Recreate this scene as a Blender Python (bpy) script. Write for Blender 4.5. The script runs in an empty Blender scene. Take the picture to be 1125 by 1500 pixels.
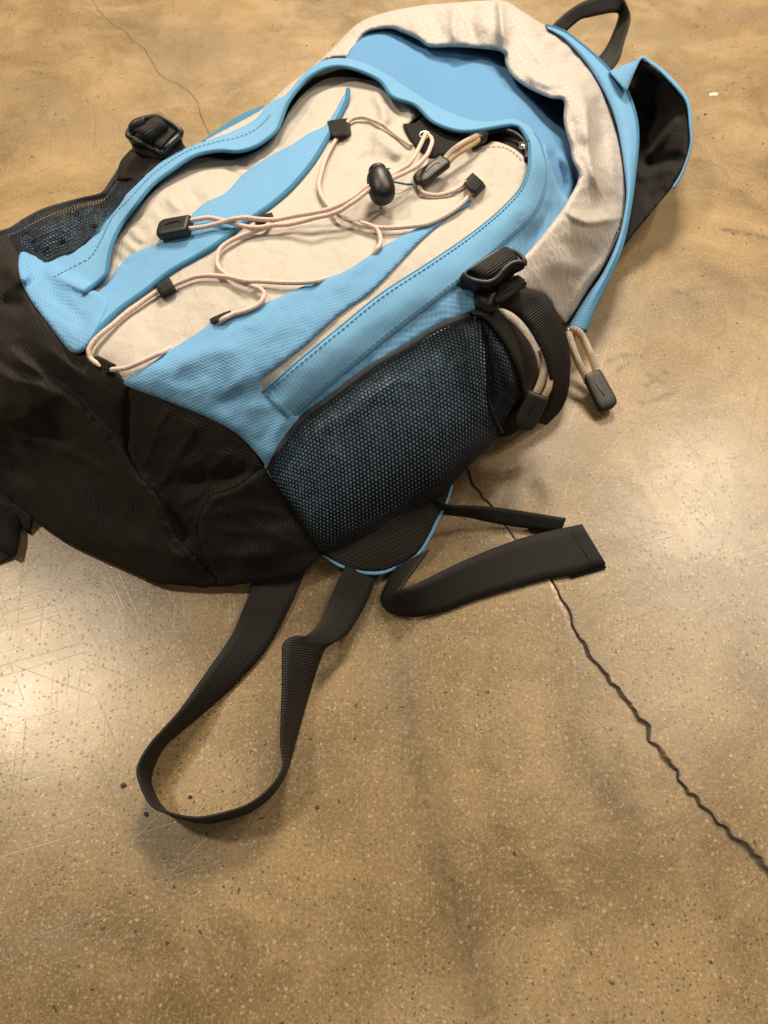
import bpy, math, random
import numpy as np
from mathutils import Vector, Matrix, noise
from mathutils.geometry import delaunay_2d_cdt

random.seed(7)
R = math.radians
sc = bpy.context.scene
col = sc.collection

# ------------------------------------------------------------------ camera
CAM_H, PITCH, FPX = 0.55, 62.0, 1127.0
cam_d = bpy.data.cameras.new('camera')
cam = bpy.data.objects.new('camera', cam_d)
col.objects.link(cam)
cam.location = (0, 0, CAM_H)
cam.rotation_euler = (R(90 - PITCH), 0, 0)
cam_d.sensor_fit = 'VERTICAL'
cam_d.sensor_height = 24
cam_d.lens = 24 * FPX / 1500
cam_d.clip_start = 0.02
cam_d.clip_end = 60
cam_d.dof.use_dof = True
cam_d.dof.focus_distance = 0.55
cam_d.dof.aperture_fstop = 8.0
sc.camera = cam

# ------------------------------------------------------------------ light
sc.view_settings.view_transform = 'Standard'
sc.view_settings.look = 'None'
sc.view_settings.exposure = 0
sc.view_settings.gamma = 1
w = bpy.data.worlds.new('World')
sc.world = w
w.use_nodes = True
w.node_tree.nodes['Background'].inputs[0].default_value = (1.0, 0.88, 0.72, 1)
w.node_tree.nodes['Background'].inputs[1].default_value = 0.075


def lamp(name, loc, target, size, power, color):
    d = bpy.data.lights.new(name, 'AREA')
    d.shape = 'RECTANGLE'
    d.size, d.size_y = size
    d.energy = power
    d.color = color
    o = bpy.data.objects.new(name, d)
    col.objects.link(o)
    o.location = loc
    o.rotation_euler = (Vector(target) - Vector(loc)).to_track_quat('-Z', 'Y').to_euler()
    return o


WARM = (1.0, 0.85, 0.65)
lamp('ceiling_lamp', (-1.52, 0.92, 2.6), (-0.9, 0.6, 0), (0.24, 0.36), 50, WARM)
lamp('ceiling_lamp', (1.85, 1.35, 2.6), (1.1, 0.8, 0), (0.5, 2.0), 42, WARM)
lamp('ceiling_lamp', (1.40, 1.74, 2.6), (0.8, 1.1, 0), (0.24, 0.34), 30, WARM)
lamp('ceiling_lamp', (0.2, 2.8, 2.6), (0.0, 1.2, 0), (0.8, 0.7), 160, WARM)

lamp('ceiling_lamp', (0.7, -1.1, 2.6), (0.2, 0.2, 0), (0.6, 0.6), 15, WARM)  # unseen fill added behind the camera to brighten the bag's near side

# ------------------------------------------------------------------ geometry helpers
_c, _s = math.cos(R(90 - PITCH)), math.sin(R(90 - PITCH))


def P(px, py, z):
    """Point at height z (metres) seen at photo position px, py (1125x1500)."""
    px, py, z = np.broadcast_arrays(np.asarray(px, float), np.asarray(py, float), np.asarray(z, float))
    dx, dy, dz = (px - 562.5) / FPX, -(py - 750) / FPX, -np.ones_like(px)
    wy = dy * _c - dz * _s
    wz = dy * _s + dz * _c
    t = (z - CAM_H) / wz
    return np.stack([dx * t, wy * t, CAM_H + wz * t], -1)


def catmull(pts, n=8, closed=False):
    """Centripetal-like smooth curve through pts; repeated points make corners."""
    p = np.array(pts, float)
    k = len(p)
    out = []
    segs = k if closed else k - 1
    for i in range(segs):
        a, b = p[i], p[(i + 1) % k]
        if np.allclose(a, b):
            continue
        q0 = p[(i - 1) % k] if (closed or i > 0) else a
        q3 = p[(i + 2) % k] if (closed or i + 2 < k) else b
        l = np.linalg.norm((b - a)[:2]) + 1e-9
        m0, m1 = (b - q0) / 2, (q3 - a) / 2
        # limit tangents so unevenly spaced points do not overshoot
        for m in (m0, m1):
            lm = np.linalg.norm(m[:2])
            if lm > 1.1 * l:
                m *= 1.1 * l / lm
        if np.allclose(q0, a):
            m0 = (b - a) * 0.7
        if np.allclose(q3, b):
            m1 = (b - a) * 0.7
        for j in range(n):
            t = j / n
            h0, h1 = 2 * t**3 - 3 * t**2 + 1, t**3 - 2 * t**2 + t
            h2, h3 = -2 * t**3 + 3 * t**2, t**3 - t**2
            out.append(h0 * a + h1 * m0 + h2 * b + h3 * m1)
    if not closed:
        out.append(p[-1])
    return np.array(out)


def resample(p, step, closed=False):
    q = np.vstack([p, p[:1]]) if closed else p
    d = np.r_[0, np.cumsum(np.linalg.norm(np.diff(q[:, :2], axis=0), axis=1))]
    n = max(2, int(round(d[-1] / step)))
    t = np.linspace(0, d[-1], n + 1)
    r = np.stack([np.interp(t, d, q[:, k]) for k in range(q.shape[1])], -1)
    return r[:-1] if closed else r


def seg_dist(pts, line, signed=False):
    """Distance of pts (n,2) to polyline (m,2); with the arc parameter 0..1 too."""
    a, b = line[:-1, :2], line[1:, :2]
    best = np.full(len(pts), 1e9)
    par = np.zeros(len(pts))
    sg = np.ones(len(pts))
    L = np.linalg.norm(b - a, axis=1)
    cum = np.r_[0, np.cumsum(L)]
    for i in range(len(a)):
        if L[i] < 1e-9:
            continue
        d = b[i] - a[i]
        t = np.clip(((pts - a[i]) @ d) / (L[i]**2), 0, 1)
        v = pts - (a[i] + t[:, None] * d)
        dd = np.hypot(v[:, 0], v[:, 1])
        m = dd < best
        best[m] = dd[m]
        par[m] = (cum[i] + t[m] * L[i]) / cum[-1]
        if signed:
            sg[m] = np.sign(d[0] * v[m, 1] - d[1] * v[m, 0])
    return (best, par, sg) if signed else (best, par)


def inside(pts, poly):
    x, y = pts[:, 0], pts[:, 1]
    r = np.zeros(len(pts), bool)
    j = len(poly) - 1
    for i in range(len(poly)):
        xi, yi = poly[i, :2]
        xj, yj = poly[j, :2]
        if yi != yj:
            c = ((yi > y) != (yj > y)) & (x < (xj - xi) * (y - yi) / (yj - yi) + xi)
            r ^= c
        j = i
    return r


class TPS:
    """Smooth height (metres) over the photo plane through control points."""

    def __init__(self, ctrl, lam=0.02):
        c = np.array(ctrl, float)
        self.p = c[:, :2] / 100
        n = len(c)
        K = self.k(self.p) + lam * np.eye(n)
        Q = np.c_[np.ones(n), self.p]
        A = np.block([[K, Q], [Q.T, np.zeros((3, 3))]])
        self.w = np.linalg.solve(A, np.r_[c[:, 2], 0, 0, 0])
        self.feats = []
        self.noise = 0.0
        self.crease = None

    def k(self, q):
        r2 = ((q[:, None, :] - self.p[None])**2).sum(-1)
        return 0.5 * r2 * np.log(r2 + 1e-12)

    def ridge(self, line, amp, wid, side=0, taper=0.25):
        """Raise (amp > 0, metres) or sink the cloth along a line; side=+-1: only on that side, dropping sharply at the line."""
        self.feats.append((catmull(line, 6), amp, wid, side, taper))
        return self

    def __call__(self, px, py):
        px, py = np.broadcast_arrays(np.atleast_1d(np.asarray(px, float)), np.atleast_1d(np.asarray(py, float)))
        sh = px.shape
        q = np.stack([px.ravel(), py.ravel()], -1)
        z = np.zeros(len(q))
        for i in range(0, len(q), 4000):
            s = q[i:i + 4000] / 100
            z[i:i + 4000] = self.k(s) @ self.w[:-3] + np.c_[np.ones(len(s)), s] @ self.w[-3:]
        for line, amp, wid, side, taper in self.feats:
            lo, hi = line.min(0) - 4 * wid, line.max(0) + 4 * wid
            m = (q[:, 0] > lo[0]) & (q[:, 0] < hi[0]) & (q[:, 1] > lo[1]) & (q[:, 1] < hi[1])
            if not m.any():
                continue
            d, t, sg = seg_dist(q[m], line, True)
            e = np.clip(np.minimum(t, 1 - t) / max(taper, 1e-3), 0, 1)
            e = e * e * (3 - 2 * e)
            if side == 0:
                f = np.exp(-(d / wid)**2)
            else:
                f = np.where(sg * side > 0, np.exp(-(d / wid)**1.5), np.exp(-(d / 4.0)**2))
            z[m] += amp * f * e
        if self.noise:
            nz = np.array([noise.noise(Vector((a / 38, b / 38, 1.7))) + 0.5 * noise.noise(Vector((a / 17, b / 17, 5.1))) for a, b in q])
            z += self.noise * nz
        if self.crease:
            # sharp random creases such as thin cloth takes: (amount mm, size px, box or None)
            for amp, size, angle, box in self.crease:
                m = np.ones(len(q), bool) if box is None else inside(q, np.array(box, float))
                if not m.any():
                    continue
                ca, sa = math.cos(angle), math.sin(angle)
                out = []
                for a, b in q[m]:
                    x, y = (a * ca + b * sa) / (size * 2.2), (-a * sa + b * ca) / size
                    wx = noise.noise(Vector((x * .8, y * .8, 9.1))) * .7
                    n1 = noise.noise(Vector((x + wx, y - wx, 2.2)))
                    n2 = noise.noise(Vector((x * 2.1 - wx, y * 2.1 + wx, 6.6)))
                    out.append(max(0, 1 - abs(n1) * 3.2)**1.6 + .45 * max(0, 1 - abs(n2) * 3.2)**1.6)
                f = np.array(out)
                if box is not None:
                    d, _ = seg_dist(q[m], np.array(box + box[:1], float))
                    f = f * np.clip(d / 15, 0, 1)
                z[m] += amp * f
        return z.reshape(sh)


# ------------------------------------------------------------------ materials
class NT:
    def __init__(self, name):
        self.m = bpy.data.materials.new(name)
        self.m.use_nodes = True
        self.t = self.m.node_tree
        self.t.nodes.clear()
        self.out = self.t.nodes.new('ShaderNodeOutputMaterial')
        self.b = self.t.nodes.new('ShaderNodeBsdfPrincipled')
        self.t.links.new(self.b.outputs[0], self.out.inputs[0])

    def put(self, sock, v):
        if isinstance(v, bpy.types.NodeSocket):
            self.t.links.new(v, sock)
        elif isinstance(v, (tuple, list)):
            if len(v) == 3 and sock.type == 'RGBA':
                v = (*v, 1)
            sock.default_value = v
        else:
            sock.default_value = v

    def n(self, typ, ins=None, out=0, **props):
        nd = self.t.nodes.new(typ)
        for k, v in props.items():
            setattr(nd, k, v)
        for k, v in (ins or {}).items():
            self.put(nd.inputs[k], v)
        return nd.outputs[out]

    def math(self, op, a, b=0.0, c=None):
        ins = {0: a, 1: b}
        if c is not None:
            ins[2] = c
        return self.n('ShaderNodeMath', ins, operation=op)

    def mix(self, f, a, b, typ='RGBA', blend='MIX'):
        nd = self.t.nodes.new('ShaderNodeMix')
        nd.data_type = typ
        nd.blend_type = blend
        k = 6 if typ == 'RGBA' else 2
        self.put(nd.inputs[0], f)
        self.put(nd.inputs[k], a)
        self.put(nd.inputs[k + 1], b)
        return nd.outputs[2 if typ == 'RGBA' else 0]

    def ramp(self, f, stops):
        nd = self.t.nodes.new('ShaderNodeValToRGB')
        self.put(nd.inputs[0], f)
        el = nd.color_ramp.elements
        while len(el) < len(stops):
            el.new(0.5)
        for e, (p, c) in zip(el, stops):
            e.position = p
            e.color = (*c, 1) if len(c) == 3 else c
        return nd.outputs[0]

    def smooth(self, x, lo, hi):
        return self.n('ShaderNodeMapRange', {0: x, 1: lo, 2: hi}, interpolation_type='SMOOTHSTEP')

    def noise(self, vec, scale, detail=3, rough=0.5):
        return self.n('ShaderNodeTexNoise', {'Vector': vec, 'Scale': scale, 'Detail': detail, 'Roughness': rough})

    def uv(self):
        nd = self.t.nodes.new('ShaderNodeUVMap')
        nd.uv_map = 'UVMap'
        s = self.t.nodes.new('ShaderNodeSeparateXYZ')
        self.t.links.new(nd.outputs[0], s.inputs[0])
        return nd.outputs[0], s.outputs[0], s.outputs[1]

    def bump(self, h, strength, dist, normal=None):
        ins = {'Strength': strength, 'Distance': dist, 'Height': h}
        if normal is not None:
            ins['Normal'] = normal
        return self.n('ShaderNodeBump', ins)


TAU = 2 * math.pi


def fabric(name, color, dark=0.55, period=0.0016, ang=0.0, rough=0.85, bump=0.35, sheen=0.25, twill=0.35, spec=0.25, var=0.12):
    """Woven cloth: offset rows of yarn crowns, in metres of UV."""
    t = NT(name)
    uvw, u0, v0 = t.uv()
    wob = t.noise(uvw, 25, 2)
    wob = t.math('MULTIPLY', t.math('SUBTRACT', wob, 0.5), period * 1.6)
    c, s = math.cos(ang), math.sin(ang)
    u = t.math('ADD', t.math('ADD', t.math('MULTIPLY', u0, c), t.math('MULTIPLY', v0, s)), wob)
    v = t.math('ADD', t.math('SUBTRACT', t.math('MULTIPLY', v0, c), t.math('MULTIPLY', u0, s)), wob)
    k = TAU / period
    a = t.math('SINE', t.math('MULTIPLY', u, k))
    b = t.math('SINE', t.math('ADD', t.math('MULTIPLY', v, k * 0.62), t.math('MULTIPLY', u, k * 0.5)))
    h = t.math('MULTIPLY', t.math('ADD', a, t.math('MULTIPLY', b, 0.8)), 0.5)      # -0.9..0.9
    h01 = t.math('MULTIPLY_ADD', h, 0.5, 0.5)
    cloud = t.noise(uvw, 45, 4, 0.6)
    f = t.math('MULTIPLY', t.math('SUBTRACT', 1.0, h01), twill)
    dk = tuple(x * dark for x in color)
    cc = t.mix(f, color, dk)
    lt = tuple(min(1, x * (1 + var)) for x in color)
    dd = tuple(x * (1 - var) for x in color)
    g = t.mix(cloud, dd, lt)
    cc = t.mix(0.25, cc, g)
    t.put(t.b.inputs['Base Color'], cc)
    t.put(t.b.inputs['Roughness'], rough)
    t.put(t.b.inputs['Specular IOR Level'], spec)
    t.put(t.b.inputs['Sheen Weight'], sheen)
    t.put(t.b.inputs['Sheen Roughness'], 0.5)
    t.put(t.b.inputs['Sheen Tint'], tuple(min(1, x * 1.3 + 0.15) for x in color) + (1,))
    n1 = t.bump(t.noise(uvw, 160, 3, 0.6), 0.15, 0.002, t.bump(t.noise(uvw, 38, 3, 0.55), 0.16, 0.006))
    t.put(t.b.inputs['Normal'], t.bump(h01, bump, 0.0006, n1))
    return t.m


def ripstop(name, color, cell=0.0085, amount=0.4, crinkle=0.2):
    t = NT(name)
    uvw, u, v = t.uv()
    wn = t.n('ShaderNodeTexNoise', {'Vector': uvw, 'Scale': 60.0, 'Detail': 1.0}, out=1)
    sx = t.t.nodes.new('ShaderNodeSeparateXYZ')
    t.t.links.new(wn, sx.inputs[0])
    u = t.math('DIVIDE', t.math('ADD', u, t.math('MULTIPLY', sx.outputs[0], 0.0015)), cell)
    v = t.math('DIVIDE', t.math('ADD', v, t.math('MULTIPLY', sx.outputs[1], 0.0015)), cell)
    r3 = math.sqrt(3)

    def cellpos(du, dv):
        x = t.math('SUBTRACT', t.math('FLOORED_MODULO', t.math('ADD', u, du), 1.0), 0.5)
        y = t.math('SUBTRACT', t.math('FLOORED_MODULO', t.math('ADD', v, dv), r3), r3 / 2)
        x = t.math('ABSOLUTE', x)
        y = t.math('ABSOLUTE', y)
        return t.math('MAXIMUM', x, t.math('ADD', t.math('MULTIPLY', x, 0.5), t.math('MULTIPLY', y, r3 / 2)))
    hexd = t.math('MINIMUM', cellpos(0, 0), cellpos(0.5, r3 / 2))     # 0 centre .. 0.5 edge
    line = t.smooth(hexd, 0.455, 0.492)
    brk = t.smooth(t.noise(uvw, 220, 1), 0.38, 0.55)
    line = t.math('MULTIPLY', line, t.math('MULTIPLY_ADD', brk, 0.6, 0.4))
    k = TAU / 0.0011
    h = t.math('MULTIPLY', t.math('SINE', t.math('MULTIPLY', u, cell * k)), t.math('SINE', t.math('MULTIPLY', v, cell * k)))
    cloud = t.noise(uvw, 30, 5, 0.65)
    base = t.mix(cloud, tuple(x * 0.86 for x in color), tuple(x * 1.08 for x in color))
    base = t.mix(t.math('MULTIPLY', line, amount), base, tuple(min(1, x * 1.55 + 0.03) for x in color))
    base = t.mix(t.math('MULTIPLY_ADD', h, 0.05, 0.05), base, tuple(x * 0.5 for x in color))
    t.put(t.b.inputs['Base Color'], base)
    t.put(t.b.inputs['Roughness'], 0.62)
    rn = t.math('MULTIPLY', t.math('ABSOLUTE', t.math('SUBTRACT', t.noise(uvw, 34, 4, 0.55), 0.5)), 6.0)
    rn = t.math('MINIMUM', rn, 1.0)
    t.put(t.b.inputs['Specular IOR Level'], 0.35)
    t.put(t.b.inputs['Sheen Weight'], 0.12)
    n1 = t.bump(t.noise(uvw, 70, 4, 0.6), 0.2, 0.004, t.bump(t.math('SUBTRACT', 1.0, rn), crinkle, 0.003))
    n1 = t.bump(line, 0.3, 0.0004, n1)
    t.put(t.b.inputs['Normal'], t.bump(h, 0.2, 0.0003, n1))
    return t.m


def webbing(name, color, rib=0.0019, rough=0.6, flip=False):
    """Ribs across the strap: UV u runs across, v along (metres)."""
    t = NT(name)
    uvw, u, v = t.uv()
    if flip:
        u, v = v, u
    k = TAU / rib
    a = t.math('SINE', t.math('MULTIPLY', v, k))
    b = t.math('SINE', t.math('ADD', t.math('MULTIPLY', u, TAU / 0.0022), t.math('MULTIPLY', v, k * 0.5)))
    h = t.math('ADD', t.math('MULTIPLY', a, 0.8), t.math('MULTIPLY', b, 0.25))
    h01 = t.math('MULTIPLY_ADD', h, 0.45, 0.5)
    cc = t.mix(h01, tuple(x * 0.35 for x in color), tuple(x * 1.5 for x in color))
    lint = t.smooth(t.noise(uvw, 900, 2), 0.68, 0.8)
    cc = t.mix(t.math('MULTIPLY', lint, 0.25), cc, (0.08, 0.06, 0.045))
    t.put(t.b.inputs['Base Color'], cc)
    t.put(t.b.inputs['Roughness'], rough)
    t.put(t.b.inputs['Specular IOR Level'], 0.35)
    t.put(t.b.inputs['Normal'], t.bump(h01, 0.7, 0.0008))
    return t.m


def plastic(name, color, rough=0.35):
    t = NT(name)
    tc = t.n('ShaderNodeTexCoord', out=3)
    nz = t.noise(tc, 900, 3)
    t.put(t.b.inputs['Base Color'], color)
    t.put(t.b.inputs['Roughness'], t.math('MULTIPLY_ADD', t.noise(tc, 120, 3), 0.2, rough - 0.1))
    t.put(t.b.inputs['Normal'], t.bump(nz, 0.12, 0.0005))
    return t.m


def braid(name, base, fleck, fleck2, amount, pitch=0.0085, sc_u=6):
    """Round cord: u = turns around (0..1), v = metres along."""
    t = NT(name)
    uvw, u, v = t.uv()
    k = TAU / pitch
    a = t.math('SINE', t.math('ADD', t.math('MULTIPLY', v, k), t.math('MULTIPLY', u, TAU * 1.0)))
    b = t.math('SINE', t.math('SUBTRACT', t.math('MULTIPLY', v, k), t.math('MULTIPLY', u, TAU * 1.0)))
    m = t.math('MULTIPLY', a, b)
    f = t.smooth(m, 0.0, 0.4)
    long = t.smooth(t.math('SINE', t.math('MULTIPLY', v, TAU / (pitch * 7))), -0.2, 0.6)
    k2 = TAU / 0.0016
    yarn = t.math('MULTIPLY', t.math('SINE', t.math('ADD', t.math('MULTIPLY', v, k2), t.math('MULTIPLY', u, TAU * sc_u))),
                  t.math('SINE', t.math('SUBTRACT', t.math('MULTIPLY', v, k2), t.math('MULTIPLY', u, TAU * sc_u))))
    y01 = t.math('MULTIPLY_ADD', yarn, 0.5, 0.5)
    cc = t.mix(t.math('MULTIPLY', f, amount), base, fleck)
    cc = t.mix(t.math('MULTIPLY', t.math('MULTIPLY', t.smooth(m, -0.3, -0.7), long), 0.8 if fleck2 != base else 0.0), cc, fleck2)
    cc = t.mix(t.math('MULTIPLY_ADD', y01, -0.35, 0.35), cc, tuple(x * 0.4 for x in base))
    t.put(t.b.inputs['Base Color'], cc)
    t.put(t.b.inputs['Roughness'], 0.7)
    t.put(t.b.inputs['Normal'], t.bump(y01, 0.5, 0.0006))
    return t.m


BLUE_C = (0.155, 0.365, 0.63)
M = {}
M['blue'] = fabric('blue_weave', BLUE_C, 0.42, 0.0018, 0.35, twill=0.6, bump=0.35)
M['blue2'] = fabric('blue_twill', BLUE_C, 0.42, 0.0022, 1.1, twill=0.6, bump=0.4)
M['liner'] = fabric('pale_liner_cloth', (0.36, 0.59, 0.84), 0.6, 0.0016, 0.2, twill=0.2)
M['blue_rim'] = fabric('blue_rim_cloth', (0.16, 0.375, 0.63), 0.45, 0.0020, 0.8, twill=0.45, bump=0.3)
M['blue_edge'] = fabric('blue_binding', (0.05, 0.19, 0.34), 0.6, 0.0014, 0.3, twill=0.4)
M['blue_shaded'] = fabric('blue_weave_shaded', (0.115, 0.29, 0.54), 0.42, 0.0024, 0.5, twill=0.5, bump=0.4)  # the front's blue cloth, darkened to carry the shade beneath the lining
M['beige'] = ripstop('beige_ripstop', (0.46, 0.42, 0.375), amount=0.16)
M['beige2'] = ripstop('beige_lining', (0.445, 0.405, 0.38), amount=0.9, crinkle=0.22)
M['black'] = fabric('black_weave', (0.020, 0.0165, 0.0132), 0.12, 0.0027, 0.5, twill=1.0, sheen=0.05, rough=0.82, bump=0.6, spec=0.25, var=0.25)
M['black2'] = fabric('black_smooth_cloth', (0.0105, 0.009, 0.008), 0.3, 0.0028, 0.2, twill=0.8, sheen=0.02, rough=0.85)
M['tape'] = fabric('zipper_tape', (0.008, 0.008, 0.008), 0.5, 0.0012, 0.2, sheen=0.03)
M['web'] = webbing('black_webbing', (0.0085, 0.0075, 0.0065), rib=.0018, rough=.7)
M['web_fine'] = webbing('black_binding_tape', (0.010, 0.009, 0.008), rib=0.0012)
M['net'] = fabric('netting_yarn', (0.005, 0.0075, 0.013), 0.4, 0.0009, 0.3, sheen=0.05, rough=0.55, spec=0.4)
M['plastic'] = plastic('black_plastic', (0.009, 0.0088, 0.0088), 0.44)
M['rubber'] = plastic('black_rubber', (0.014, 0.013, 0.012), 0.5)
M['metal'] = plastic('zipper_metal', (0.55, 0.53, 0.5), 0.25)
M['metal'].node_tree.nodes['Principled BSDF'].inputs['Metallic'].default_value = 0.9
M['thread'] = plastic('blue_thread', (0.045, 0.16, 0.32), 0.7)
M['thread_b'] = plastic('black_thread', (0.006, 0.005, 0.005), 0.7)
M['thread_w'] = plastic('beige_thread', (0.30, 0.24, 0.18), 0.7)
M['cord'] = braid('pink_cord', (0.66, 0.55, 0.49), (0.76, 0.27, 0.18), (0.66, 0.55, 0.49), 0.42)
M['pullcord'] = braid('grey_orange_cord', (0.46, 0.42, 0.36), (0.80, 0.34, 0.03), (0.12, 0.12, 0.12), 1.0, pitch=0.0045)
M['paper'] = plastic('white_paper', (0.8, 0.77, 0.7), 0.8)
M['grit'] = plastic('dark_grit', (0.03, 0.028, 0.026), 0.7)


# ------------------------------------------------------------------ object helpers
def link(name, me, mat, parent=None):
    o = bpy.data.objects.new(name, me)
    col.objects.link(o)
    if mat:
        me.materials.append(M[mat] if isinstance(mat, str) else mat)
    if parent:
        o.parent = parent
    return o


def build(name, verts, faces, mat, parent=None, uv=None, smooth=True, stuff=False):
    me = bpy.data.meshes.new(name)
    v = np.asarray(verts, float)
    me.from_pydata(v.tolist(), [], [tuple(int(i) for i in f) for f in faces])
    if uv is not None:
        ul = me.uv_layers.new(name='UVMap')
        idx = np.zeros(len(me.loops), int)
        me.loops.foreach_get('vertex_index', idx)
        ul.data.foreach_set('uv', np.asarray(uv, float)[idx].ravel())
    me.polygons.foreach_set('use_smooth', [smooth] * len(me.polygons))
    me.update()
    o = link(name, me, mat, parent)
    if stuff:
        o['kind'] = 'stuff'
    return o


def pca_uv(w3):
    c = w3.mean(0)
    _, _, vt = np.linalg.svd(w3 - c, full_matrices=False)
    a = vt[0]
    if a[0] < 0:
        a = -a
    b = vt[1]
    if b[1] < 0:
        b = -b
    return np.stack([(w3 - c) @ a, (w3 - c) @ b], -1)


def panel(name, outline, hf, mat, off=0.0, step=5.0, ew=8.0, drop=0.003, rim=0.004, parent=None, curve=True, nf=None):
    """A sheet of cloth over the height function, turned down at its border."""
    b = catmull(outline, 6, True) if curve else np.array(outline, float)
    b = resample(b, step, True)
    lo, hi = b.min(0), b.max(0)
    xs = np.arange(lo[0], hi[0] + step, step)
    ys = np.arange(lo[1], hi[1] + step, step * 0.866)
    g = np.array([(x + (step / 2 if j % 2 else 0), y) for j, y in enumerate(ys) for x in xs])
    g = g[inside(g, b)]
    closed = np.vstack([b, b[:1]])
    if len(g):
        d, _ = seg_dist(g, closed)
        g = g[d > step * 0.55]
    pts = np.vstack([b, g]) if len(g) else b
    nb = len(b)
    res = delaunay_2d_cdt([Vector(p[:2]) for p in pts], [], [list(range(nb))], 1, 1e-4)
    v2 = np.array([tuple(v) for v in res[0]])
    faces = [tuple(f) for f in res[2]]
    # up-facing winding
    ff = []
    for f in faces:
        a, c, e = v2[f[0]], v2[f[1]], v2[f[2]]
        area = (c[0] - a[0]) * (e[1] - a[1]) - (c[1] - a[1]) * (e[0] - a[0])
        ff.append(f if area < 0 else f[::-1])
    d, _ = seg_dist(v2, closed)
    z = hf(v2[:, 0], v2[:, 1]) + off
    e = np.clip(1 - d / ew, 0, 1)
    z = z - drop * (1 - np.sqrt(np.clip(1 - e * e, 0, 1)))
    if nf is not None:
        z = z + nf(v2)
    w3 = P(v2[:, 0], v2[:, 1], z)
    uv = pca_uv(w3)
    # rim skirt
    onb = {}
    from collections import Counter
    ec = Counter()
    for f in ff:
        for i in range(3):
            ec[tuple(sorted((f[i], f[(i + 1) % 3])))] += 1
    be = [(f[i], f[(i + 1) % 3]) for f in ff for i in range(3) if ec[tuple(sorted((f[i], f[(i + 1) % 3])))] == 1]
    n0 = len(w3)
    ids = sorted({i for e2 in be for i in e2})
    mp = {i: n0 + k for k, i in enumerate(ids)}
    cen = v2.mean(0)
    low = P(v2[ids, 0] + np.sign(cen[0] - v2[ids, 0]) * 0.3, v2[ids, 1], z[ids] - rim)
    w3 = np.vstack([w3, low])
    uv = np.vstack([uv, uv[ids]])
    for a, c in be:
        ff.append((c, a, mp[a], mp[c]))
    return build(name, w3, ff, mat, parent, uv)


def ribbon(name, A, B, mat, thick=0.0013, n=6, m=5, parent=None, sag=0.0, world=False):
    """Strap between two edges, each a list of (px, py, z)."""
    if world:
        a3, b3 = catmull3(A, n), catmull3(B, n)
    else:
        a3 = catmull3([P(*p) for p in A], n)
        b3 = catmull3([P(*p) for p in B], n)
    k = len(a3)
    t = np.linspace(0, 1, m)
    G = a3[:, None] * (1 - t)[None, :, None] + b3[:, None] * t[None, :, None]
    du = np.gradient(G, axis=1)
    dv = np.gradient(G, axis=0)
    nr = np.cross(du, dv)
    nr /= np.linalg.norm(nr, axis=2, keepdims=True) + 1e-12
    if sag:
        G = G + nr * (sag * (1 - (2 * t - 1)**2))[None, :, None]
    mid = G[:, m // 2]
    L = np.r_[0, np.cumsum(np.linalg.norm(np.diff(mid, axis=0), axis=1))]
    W = np.linalg.norm(b3 - a3, axis=1).mean()
    top = (G + nr * thick / 2).reshape(-1, 3)
    bot = (G - nr * thick / 2).reshape(-1, 3)
    uv1 = np.stack([np.broadcast_to(t[None] * W, (k, m)), np.broadcast_to(L[:, None], (k, m))], -1).reshape(-1, 2)
    N = k * m
    F = []
    for i in range(k - 1):
        for j in range(m - 1):
            q = (i * m + j, i * m + j + 1, (i + 1) * m + j + 1, (i + 1) * m + j)
            F.append(q)
            F.append(tuple(N + x for x in q[::-1]))
        for j, fl in ((0, False), (m - 1, True)):
            q = (i * m + j, (i + 1) * m + j, N + (i + 1) * m + j, N + i * m + j)
            F.append(q[::-1] if fl else q)
    for i, fl in ((0, True), (k - 1, False)):
        for j in range(m - 1):
            q = (i * m + j, i * m + j + 1, N + i * m + j + 1, N + i * m + j)
            F.append(q[::-1] if fl else q)
    o = build(name, np.vstack([top, bot]), F, mat, parent, np.vstack([uv1, uv1]))
    for p in o.data.polygons:
        pass
    return o


def catmull3(pts, n=6, closed=False):
    p = np.array([np.asarray(q, float) for q in pts])
    k = len(p)
    out = []
    for i in range(k if closed else k - 1):
        a, b = p[i], p[(i + 1) % k]
        q0 = p[(i - 1) % k] if (closed or i > 0) else 2 * a - b
        q3 = p[(i + 2) % k] if (closed or i + 2 < k) else 2 * b - a
        m0, m1 = (b - q0) / 2, (q3 - a) / 2
        for j in range(n):
            t = j / n
            out.append((2 * t**3 - 3 * t**2 + 1) * a + (t**3 - 2 * t**2 + t) * m0 + (-2 * t**3 + 3 * t**2) * b + (t**3 - t**2) * m1)
    if not closed:
        out.append(p[-1])
    return np.array(out)


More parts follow.
